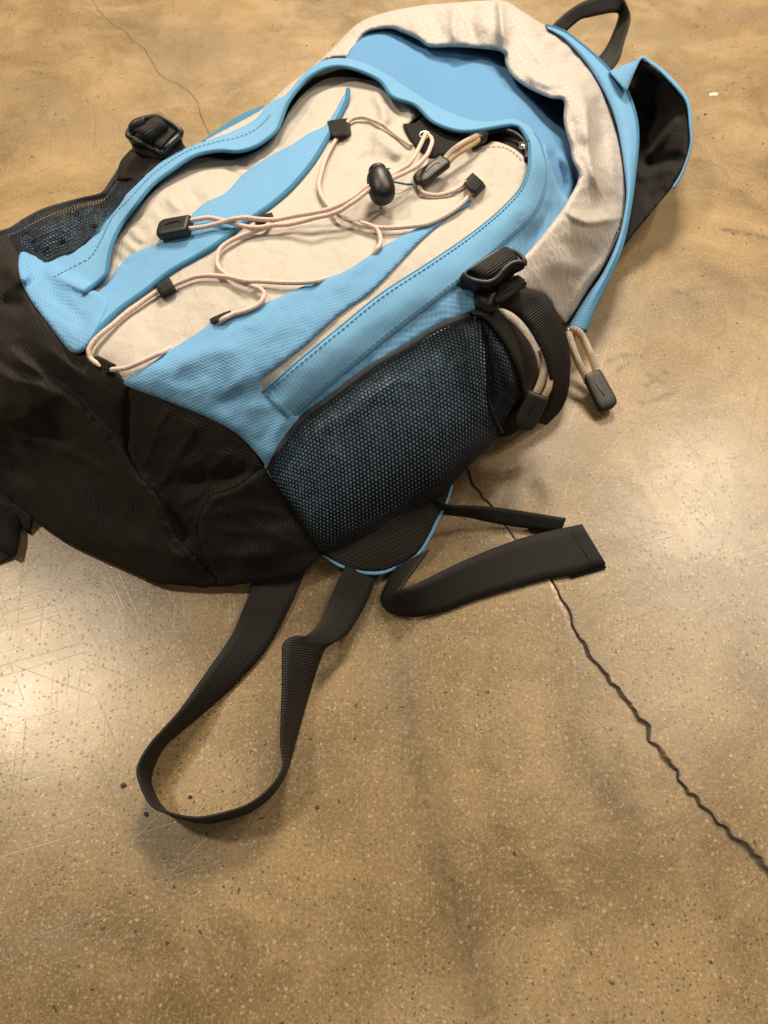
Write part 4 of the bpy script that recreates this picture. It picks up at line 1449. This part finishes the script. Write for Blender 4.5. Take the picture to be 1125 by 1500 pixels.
# binding band at its mouth
band_o = [(690, 456), (717, 451), (742, 467), (762, 484), (778, 505), (787, 530), (786, 552), (774, 576)]
band_i = [(694, 463), (708, 468), (722, 480), (740, 505), (750, 524), (757, 541), (762, 557), (764, 574)]
bz = lambda px, py, s, t: H(px, py) + .009 + .004 * np.sin(t * math.pi) - .003 * (1 - t)
strip('mesh_binding', band_o, band_i, bz, 'web_fine', net, m=6, n=5, thick=.002)
# hem along its upper edge
tl = catmull([(394, 688), (410, 654), (440, 616), (490, 579), (540, 541), (600, 506), (640, 481), (690, 460)], 6)
tube('mesh_hem', P(tl[:, 0], tl[:, 1], H(tl[:, 0], tl[:, 1]) + .0045), .0026, 'net', net, smoothed=False, seg=8, flat=.7)
# seam down the netting
tl = catmull([(708, 470), (712, 500), (715, 540), (714, 575), (722, 606), (735, 634)], 6)
tube('mesh_seam', P(tl[:, 0], tl[:, 1], H(tl[:, 0], tl[:, 1]) + .006), .0016, 'net', net, smoothed=False, seg=8)
# beige lining seen between the band and the lash strap
panel('lining_sliver', [(720, 448), (745, 452), (775, 478), (800, 505), (808, 540), (795, 560), (780, 530), (760, 490), (735, 465)], H, 'beige2', off=-.001, step=5, parent=bag)
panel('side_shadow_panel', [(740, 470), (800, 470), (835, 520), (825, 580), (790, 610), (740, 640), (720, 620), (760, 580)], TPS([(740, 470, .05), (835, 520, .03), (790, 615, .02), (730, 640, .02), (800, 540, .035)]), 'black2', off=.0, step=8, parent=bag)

# black lower side with its pale blue piping
low = [(470, 810), (480, 817), (500, 829), (531, 838), (558, 839), (584, 829), (611, 813), (629, 786), (642, 759), (654, 735), (662, 710)]
sp = panel('side_base_panel', low + [(700, 668), (660, 690), (600, 735), (540, 768), (490, 790)], TPS([(470, 810, .012), (531, 838, .006), (584, 829, .008), (629, 786, .012), (656, 732, .02), (700, 668, .04), (600, 735, .028), (540, 775, .02), (560, 800, .017), (490, 795, .014)]),
           'black', off=.004, step=4, ew=5, drop=.002, rim=.004, parent=bag)
lp = catmull(low, 6)
lz = np.interp(np.linspace(0, 1, len(lp)), [0, .3, .6, 1], [.012, .007, .010, .024])
tube('piping', P(lp[:, 0], lp[:, 1], lz + .001), .0014, 'blue_rim', sp, smoothed=False, seg=8)

# left netting
topL = [(-20, 346), (14, 338), (40, 322), (68, 308), (117, 294), (140, 289), (153, 284), (163, 270), (176, 250)]
botL = [(0, 372), (28, 372), (57, 386), (85, 375), (112, 365), (136, 343), (152, 318), (180, 290), (212, 256)]
fnL = coons(topL, botL, [(-20, 346), (-10, 358), (0, 372)], [(176, 250), (192, 251), (212, 256)], 0, 0)
HL2 = TPS([(-20, 346, .085), (40, 322, .08), (117, 294, .075), (176, 250, .085), (28, 372, .108), (57, 386, .108), (112, 365, .117), (152, 318, .118), (212, 256, .118), (80, 340, .105), (150, 300, .1)])
HL2.noise = .001
HL2.crease = [(.0025, 30, 1.9, None)]
HL2.ridge([(100, 300), (112, 325), (118, 350)], -.010, 9)
HL2.ridge([(60, 315), (66, 345), (62, 375)], .006, 10)
HL2.ridge([(85, 308), (92, 335), (96, 358)], .005, 8)
HL2.ridge([(30, 335), (44, 355), (48, 378)], -.006, 7)
HL2.ridge([(130, 300), (138, 320), (142, 335)], .006, 9)
holeL = lambda u, v: .47 * float(np.interp(v, [0, .15, .3, .8, 1], [.5, .8, 1, 1, .5]))
netL = netting('side_mesh_pocket', fnL, 52, 16, HL2, .003, 'net', bag, holeL)
netL['label'] = 'crumpled netting pocket on the left side'
panel('side_liner', [(-20, 350), (40, 330), (75, 318), (117, 304), (150, 296), (172, 268), (195, 250), (215, 252), (200, 275), (160, 320), (130, 355), (90, 376), (57, 388), (20, 376)],
      HL2, 'blue', off=-.008, step=6, parent=bag)
strip('mesh_binding', [(171, 262), (173, 246), (180, 232), (190, 222)], [(212, 262), (220, 252), (228, 244), (238, 236)], lambda px, py, s, t: .098 + .022 * t + .004 * np.sin(t * math.pi), 'web_fine', netL, m=7, n=4, thick=.0022)
hl = catmull(topL, 5)
tube('mesh_hem', P(hl[:, 0], hl[:, 1], HL2(hl[:, 0], hl[:, 1]) + .002), .0024, 'net', netL, smoothed=False, seg=8)

# ------------------------------------------------------------------ lash straps and buckles
# right
ribbon('lash_strap', [(716, 436, .134), (724, 449, .132), (741, 453, .130), (757, 462, .126), (772, 478, .121), (786, 500, .112), (798, 525, .100), (805, 552, .086), (806, 578, .070), (799, 600, .055), (786, 618, .040)],
       [(758, 410, .138), (770, 421, .136), (785, 427, .134), (799, 434, .130), (811, 450, .124), (822, 470, .114), (831, 500, .100), (834, 535, .084), (832, 572, .068), (821, 600, .050), (800, 622, .034)],
       'web', parent=bag, thick=.0016)
bk = prism('buckle', [(694, 428), (712, 414), (745, 396), (758, 398), (752, 412), (735, 436), (722, 450), (704, 446)], .141, .012, 'plastic', bag, bevel=.002)
bk['label'] = 'black strap buckle on the right side'
ribbon('buckle_web', [(680, 406, .141), (684, 399, .151), (691, 396, .156), (701, 401, .157), (712, 409, .154), (718, 416, .146)],
       [(732, 373, .141), (735, 366, .151), (742, 363, .156), (749, 368, .157), (757, 377, .155), (761, 385, .148)], 'web', parent=bk, thick=.0018)
ribbon('buckle_lip', [(680, 402, .150), (686, 406, .152), (694, 411, .153), (704, 414, .153), (716, 414, .153), (726, 409, .154), (733, 401, .155), (742, 392, .156), (752, 386, .157), (761, 384, .157), (769, 386, .156)],
       [(673, 418, .143), (680, 422, .138), (690, 423, .136), (698, 431, .131), (712, 438, .130), (727, 431, .134), (738, 417, .140), (747, 404, .145), (755, 398, .149), (762, 395, .151), (768, 392, .153)],
       'plastic', parent=bk, thick=.0035, n=8)
tube('buckle_frame', [P(674, 417, .144), P(678, 405, .149), P(686, 398, .150), P(704, 385, .151), P(722, 373, .152), P(735, 367, .153), P(748, 367, .154), P(760, 373, .156), P(768, 381, .157), P(769, 389, .155)], .0017, 'plastic', bk)
tube('buckle_frame', [P(680, 403, .151), P(690, 409, .153), P(704, 413, .154), P(717, 413, .154), P(728, 407, .155), P(738, 395, .157), P(750, 386, .158), P(762, 384, .158), P(769, 388, .156)], .0018, 'plastic', bk)
prism('buckle_bar', [(731, 419), (745, 409), (758, 399), (772, 409), (772, 413), (752, 425), (732, 439), (724, 440)], .146, .006, 'web', bk, bevel=.0015)
prism('buckle_bar', [(730, 436), (772, 411), (773, 415), (734, 441)], .148, .004, 'plastic', bk, bevel=.0012)
# webbing end under the lip reaches the front seam
# left
ribbon('lash_strap', [(262, 202, .12), (266, 208, .119), (271, 216, .117), (276, 226, .11)], [(236, 222, .12), (242, 228, .119), (248, 236, .117), (255, 246, .11)], 'web', parent=bag, thick=.0016, n=4)
ribbon('lash_strap', [(200, 214, .098), (190, 222, .092), (178, 236, .082), (174, 246, .07), (173, 258, .056), (176, 270, .04)],
       [(236, 232, .112), (226, 236, .108), (206, 244, .098), (198, 252, .088), (192, 262, .07), (190, 272, .05)], 'web', parent=bag, thick=.0016)
bl = prism('buckle', [(190, 204), (200, 212), (222, 222), (238, 224), (254, 208), (264, 196), (258, 186), (232, 176), (205, 182)], .124, .013, 'plastic', bag, bevel=.002, curve=True, n=3)
bl['label'] = 'black strap buckle on the left side, standing clear of the bag'
ribbon('buckle_web', [(193, 198, .130), (196, 192, .137), (203, 194, .139), (212, 200, .137), (218, 207, .132), (221, 211, .126)], [(222, 173, .130), (229, 172, .138), (235, 174, .140), (241, 179, .138), (246, 186, .133), (248, 190, .126)], 'web', parent=bl, thick=.002)
ribbon('buckle_web', [(221, 208, .129), (228, 213, .129), (236, 218, .128)], [(246, 184, .132), (252, 188, .131), (259, 192, .130)], 'web', parent=bl, thick=.002, n=4)
tube('buckle_frame', [P(*p) for p in ((188, 199, .128), (190, 191, .130), (198, 181, .134), (206, 176, .135), (216, 173, .136), (232, 171, .136), (246, 178, .134), (257, 185, .132), (265, 193, .13), (262, 199, .128), (254, 206, .128), (246, 214, .128),
                                     (240, 221, .125), (234, 223, .125), (226, 216, .126), (214, 210, .127), (200, 204, .128))], .0024, 'plastic', bl, closed=True)
ribbon('buckle_lip', [(189, 201, .129), (200, 206, .129), (214, 211, .128), (226, 218, .127), (236, 223, .126), (243, 217, .127), (250, 207, .128), (260, 199, .129), (266, 195, .130)],
       [(191, 206, .118), (202, 216, .116), (216, 222, .115), (228, 228, .114), (238, 229, .114), (246, 223, .115), (254, 214, .116), (262, 205, .118), (267, 199, .12)], 'plastic', parent=bl, thick=.003)
tube('buckle_bar', [P(194, 189, .136), P(200, 182, .139), P(212, 177, .140)], .0042, 'plastic', bl)

# ------------------------------------------------------------------ elastic cord
def on(px, py, up=.0026):
    return P(px, py, float(H(px, py)[0]) + float(sink(np.array([[px, py]]))[0]) * .8 + .004 + up)


def cord(pts, r=.0017, up=.0026, name='bungee_cord', mat='cord', parent=None):
    w3 = []
    for p in pts:
        w3.append(on(p[0], p[1], up + (p[2] if len(p) > 2 else 0)))
    return tube(name, w3, r, mat, parent or bag, seg=10, n=6)


cord([(603, 214, -.001), (590, 205), (579, 197), (568, 188), (558, 181), (546, 176), (533, 172), (520, 173), (510, 178), (498, 190, .002), (493, 203), (484, 218), (476, 235), (471, 252), (467, 270), (469, 282), (474, 292), (484, 305), (497, 315), (512, 323), (529, 330), (550, 333), (572, 334),
      (598, 332), (622, 329), (640, 322), (657, 313), (672, 302), (686, 288), (696, 272, .002), (684, 267), (672, 275), (661, 281), (648, 285), (636, 286), (624, 284), (617, 280), (612, 268, -.002)])
cord([(528, 326, .001), (544, 331, .002), (553, 338), (557, 347), (557, 357), (553, 364), (546, 374, -.004), (536, 386, -.012)])
cord([(400, 322, -.002), (390, 331), (378, 337), (365, 341), (352, 346), (336, 354), (324, 363), (319, 373), (318, 385), (322, 394), (331, 402), (342, 409), (356, 415), (370, 419), (382, 424), (387, 431), (384, 440), (376, 448), (360, 455), (340, 461), (326, 468, .001), (316, 478, -.006), (306, 488, -.013)])
cord([(500, 398, -.013), (482, 407, -.006), (462, 412), (440, 414), (416, 414), (398, 413), (380, 412), (368, 412, .002), (356, 411, .003), (335, 406), (313, 404), (298, 404), (284, 406), (270, 411), (256, 417), (243, 423, .002), (231, 427), (215, 437), (199, 449), (182, 461), (167, 474), (152, 486), (139, 498), (132, 508), (130, 516),
      (134, 526), (148, 536, .002), (158, 541), (170, 541), (185, 539), (200, 533), (213, 527), (226, 521), (238, 516, -.001), (252, 509, -.007), (266, 503, -.013)])
# doubled drawn cord through the lock to the eyelet
cord([(275, 324, .003), (290, 321, .003), (306, 319, .003), (322, 322, .003), (338, 326, .003), (352, 330, .003), (366, 333, .003), (382, 333, .003), (400, 330, .003), (420, 329, .004), (440, 325, .006), (462, 319, .008), (480, 315, .008), (497, 309, .009), (511, 300, .011), (524, 291, .014), (538, 280, .018), (552, 272, .022),
      (566, 266, .022), (580, 259, .020), (595, 252, .018), (608, 245, .017), (618, 236, .016), (626, 226, .015), (630, 217, .012), (633, 208, .008), (631, 201, .004), (626, 198, .0)])
cord([(277, 335, .003), (295, 333, .003), (313, 329, .003), (328, 325, .005), (341, 321, .007), (360, 319, .007), (378, 321, .006), (400, 322, .006), (418, 319, .006), (433, 316, .006), (457, 312, .007), (480, 307, .008), (498, 300, .009), (514, 291, .012), (528, 281, .015), (542, 272, .02), (556, 265, .022), (570, 259, .021),
      (584, 250, .019), (597, 242, .018), (606, 231, .017), (612, 220, .015), (617, 210, .012), (621, 201, .008), (623, 196, .004), (622, 198, .0)])
cord([(560, 246, .02), (563, 250, .015), (566, 247, .012), (571, 247, .01)], r=.0006, name='elastic_thread', mat='blue_edge')
cord([(574, 266, .004), (585, 268, .002), (596, 270), (606, 270)], r=.0008, name='elastic_thread', mat='blue_edge')
# cord lock
A, B = on(552, 246, .031), on(563, 296, .013)
ax = B - A
L = np.linalg.norm(ax)
lk = lathe('cord_lock', A, ax, [(L * .16, .0060), (L * .18, .0078), (L * .24, .0088), (L * .34, .0095), (L * .5, .0099), (L * .66, .0099), (L * .8, .0092), (L * .9, .0078), (L * .97, .0052), (L * 1.0, .002)], 'plastic', bag, seg=28)
lathe('lock_button', A, ax, [(0.0, .0045), (.0006, .0060), (.0016, .0066), (L * .17, .0066)], 'plastic', lk, seg=24)
# moulded cord end
A, B = on(278, 330, .006), on(231, 338, .004)
cap, d, s, u, L = paddle('cord_end', A, B, .0165, .0175, .0085, 'rubber', bag)
tick(cap, A + d * L * .45 + u * .0043, d, s, u, .012)


def loop_tab(name, cx, cy, dx, dy, wpx, lift=.007, n=5, parent=None, base=0.0):
    """Small webbing tunnel: runs (dx, dy) px either way over the cord, wpx wide."""
    l = math.hypot(dx, dy)
    nx, ny = -dy / l * wpx / 2, dx / l * wpx / 2
    A, B = [], []
    for t, z in ((-1, 0), (-.7, .75), (-.3, 1), (.3, 1), (.7, .75), (1, 0)):
        x, y = cx + dx * t, cy + dy * t
        for lst, sgn in ((A, 1), (B, -1)):
            qx, qy = x + nx * sgn, y + ny * sgn
            lst.append((qx, qy, float(H(qx, qy)[0]) + .003 + base + z * lift))
    return ribbon(name, A, B, 'web_fine', thick=.0018, parent=parent or bag, n=4)


loop_tab('cord_loop', 497, 188, 15, -2, 24)
loop_tab('cord_loop', 695, 270, 9, 9, 20, lift=.0095)
loop_tab('cord_loop', 243, 422, 5, 9, 24)
loop_tab('cord_loop', 324, 465, 14, -6, 8, lift=.004)
loop_tab('cord_loop', 153, 534, 12, 6, 15, lift=.006)
loop_tab('cord_loop', 387, 321, 12, -4, 10, lift=.003)

# ------------------------------------------------------------------ zipper pulls
def pull(label, strands, capA, capB, w0, w1, th, rr=.0032, nrm=(0, 0, 1)):
    A, B = P(*capA), P(*capB)
    cap, d, s, u, L = paddle('zipper_pull', A, B, w0, w1, th, 'rubber', bag, nrm=nrm)
    cap['label'] = label
    for st in strands:
        tube('pull_cord', [P(*q) for q in st], rr, 'pullcord', cap, seg=12)
    tick(cap, A + d * L * .45 + u * th * .5, d, s, u, L * .42)
    return cap


pull('zipper pull hanging over the floor on the far side of the strap',
     [[(832, 484, .030), (840, 483, .034), (848, 487, .034), (856, 499, .030), (863, 514, .026), (869, 530, .021), (875, 546, .016), (878, 555, .013)],
      [(832, 486, .030), (834, 494, .033), (838, 507, .031), (843, 521, .027), (850, 536, .022), (857, 550, .017), (861, 560, .013)]],
     (866, 547, .017), (893, 600, .008), .0165, .0195, .0085)
pull('zipper pull lying between the netting pocket and the strap',
     [[(793, 512, .095), (796, 524, .092), (797, 538, .088), (795, 552, .084), (790, 566, .079), (784, 578, .074)],
      [(800, 524, .090), (804, 540, .086), (805, 554, .082), (803, 568, .078), (797, 580, .073), (792, 590, .069)]],
     (789, 577, .078), (764, 628, .056), .0170, .0185, .009, rr=.0029, nrm=(.2, -.5, .9))
pull('zipper pull inside the front pocket mouth',
     [[(698, 200, .142), (690, 204, .146), (680, 209, .149), (668, 217, .151), (658, 226, .150), (650, 236, .149)],
      [(700, 205, .140), (692, 211, .143), (681, 218, .146), (668, 226, .148), (659, 234, .148), (651, 243, .147)]],
     (652, 236, .150), (609, 268, .148), .0118, .0128, .0075, rr=.0024)
prism('slider_bridge', [(826, 480), (834, 477), (840, 482), (832, 489)], .034, .003, 'metal', bag, bevel=.0008)

# ------------------------------------------------------------------ straps on the floor
hs = []
NAD = np.array([562.5, 750 + FPX * math.tan(R(90 - PITCH))])


def up_of(px, py, z, lean=(0, 0)):
    return (px + (px - NAD[0]) * z / (CAM_H - z) + lean[0], py + (py - NAD[1]) * z / (CAM_H - z) + lean[1], z)


T = [(392, 790, .014), (382, 822, .010), (371, 854, .009), (355, 895, .013), (338, 933, .017), (302, 986, .023), (266, 1038, .028), (238, 1070, .031), (219, 1092, .033)]
Fl = [(464, 780, .006), (452, 815, .004), (440, 856, .003), (417, 905, .002), (390, 952, .002), (345, 1002, .002), (298, 1044, .002), (262, 1073, .001), (237, 1098, .001)]
for x, y, lx, ly in ((221, 1137, 2, 0), (226, 1163, 2, 1), (243, 1188, 0, 2), (270, 1200, -2, 1), (305, 1205, -2, 2), (335, 1199, 0, 3), (364, 1189, 2, 4), (385, 1176, 3, 5), (404, 1157, 5, 5), (418, 1133, 6, 4)):
    Fl.append((x, y, .001))
    T.append(up_of(x, y, .032, (lx, ly)))
T += [(412, 1088, .033), (413, 1040, .034), (414, 1000, .036), (414, 966, .038), (415, 944, .039), (428, 933, .038), (448, 931, .033), (466, 914, .025), (480, 886, .018), (492, 858, .013), (505, 830, .011)]
Fl += [(427, 1105, .002), (444, 1045, .004), (455, 1008, .007), (466, 974, .013), (476, 950, .019), (487, 943, .019), (506, 931, .013), (524, 906, .008), (538, 880, .005), (550, 852, .004), (566, 825, .004)]
lp_ = ribbon('hip_strap', T, Fl, 'web', parent=bag, thick=.0017, n=6, m=6)
lp_['label'] = 'black webbing looped out over the floor, twisted onto its edge'
U = [(628, 806, .030), (606, 836, .031), (590, 858, .031), (583, 868, .030), (592, 864, .028), (614, 854, .024), (645, 838, .020), (680, 821, .016), (725, 802, .013), (772, 786, .011), (815, 776, .010), (852, 768, .010)]
D = [(580, 830, .020), (566, 855, .012), (558, 878, .006), (566, 893, .004), (584, 901, .003), (612, 903, .003), (650, 896, .002), (692, 880, .002), (742, 865, .002), (795, 850, .002), (840, 841, .003), (887, 826, .004)]
st = ribbon('strap_tail', U, D, 'web', parent=bag, thick=.0017, n=6, m=6)
st['label'] = 'broad webbing tail with a folded hem, lying across the crack'
ribbon('hem_fold', [(820, 784, .0045), (838, 778, .006), (854, 772, .007)], [(836, 847, .0012), (862, 840, .0012), (888, 832, .0016)], 'web', parent=st, thick=.0016, n=4)
sl_ = [P(839, 776, .0115), P(850, 797, .0085), P(862, 817, .0062), P(872, 830, .0045)]
stitches('stitching', catmull3(sl_, 8), 'thread_b', st, lift=.0009)
t2 = ribbon('strap_tail', [(630, 724, .032), (654, 739, .028), (680, 741, .024), (710, 742, .020), (739, 745, .016), (785, 752, .013), (829, 759, .011)],
            [(640, 752, .018), (667, 755, .014), (690, 758, .010), (715, 764, .008), (746, 770, .005), (785, 775, .004), (822, 778, .004)], 'web', parent=bag, thick=.0016)
t2['label'] = 'narrow-looking webbing tail seen nearly edge-on behind the broad one'
ribbon('hem_fold', [(768, 768, .004), (795, 771, .004), (824, 774, .005)], [(776, 779, .001), (798, 782, .001), (820, 783, .001)], 'web', parent=t2, thick=.0016, n=4)
# short strap and keeper at the left edge
ribbon('strap_tail', [(-60, 700, .012), (-20, 706, .012), (18, 735, .010), (12, 770, .008), (22, 812, .004)], [(-60, 780, .002), (-40, 800, .002), (-20, 800, .002), (-22, 805, .002), (-10, 830, .001)], 'web', parent=bag, thick=.002)
prism('strap_keeper', [(-10, 730), (17, 735), (28, 742), (26, 790), (20, 815), (-10, 800)], .010, .005, 'black2', bag, bevel=.0015)
ribbon('strap_tail', [(15, 735, .014), (30, 742, .012), (46, 758, .010)], [(16, 762, .006), (30, 772, .004), (44, 782, .002)], 'web', parent=bag, thick=.0016, n=4)

# keep the bag's parts where they were built
bpy.context.view_layer.update()
for o in list(bag.children):
    o.matrix_parent_inverse = Matrix.Translation(-bag_loc)

# ------------------------------------------------------------------ litter on the floor
c = P(1045, 139, 0.0)
Vp = [(-.006, -.002, .0003), (.004, -.003, .0008), (.0065, .001, .0022), (.001, .0035, .0012), (-.005, .002, .0004), (0, 0, .0022)]
pp = build('paper_scrap', [tuple(c + np.array(v) * .8) for v in Vp], [(0, 1, 5), (1, 2, 5), (2, 3, 5), (3, 4, 5), (4, 0, 5)], 'paper', smooth=False)
pp['label'] = 'tiny white paper scrap on bare floor right of the black flap'
pp['category'] = 'scrap'


def crumb(px, py, r, label, seed):
    import bmesh
    bm = bmesh.new()
    bmesh.ops.create_icosphere(bm, subdivisions=1, radius=r)
    rn = random.Random(seed)
    for v in bm.verts:
        v.co *= rn.uniform(.7, 1.2)
        v.co.z *= .6
    me = bpy.data.meshes.new('grit')
    bm.to_mesh(me)
    bm.free()
    o = link('grit', me, 'grit')
    o.location = Vector(P(px, py, 0.0)) + Vector((0, 0, r * .4))
    o['label'] = label
    o['category'] = 'grit'
    o['group'] = 'dark grit on the floor'
    return o


crumb(181, 1150, .0021, 'dark grit just left of the strap loop, on open floor', 1)
crumb(214, 1193, .0018, 'dark grit beneath the lower left bend of the strap loop', 2)
crumb(279, 1167, .0016, 'dark grit lying inside the strap loop', 3)
crumb(465, 1182, .0017, 'dark grit to the right of the strap loop', 4)
crumb(1033, 168, .0014, 'dark grit below the white paper scrap', 5)
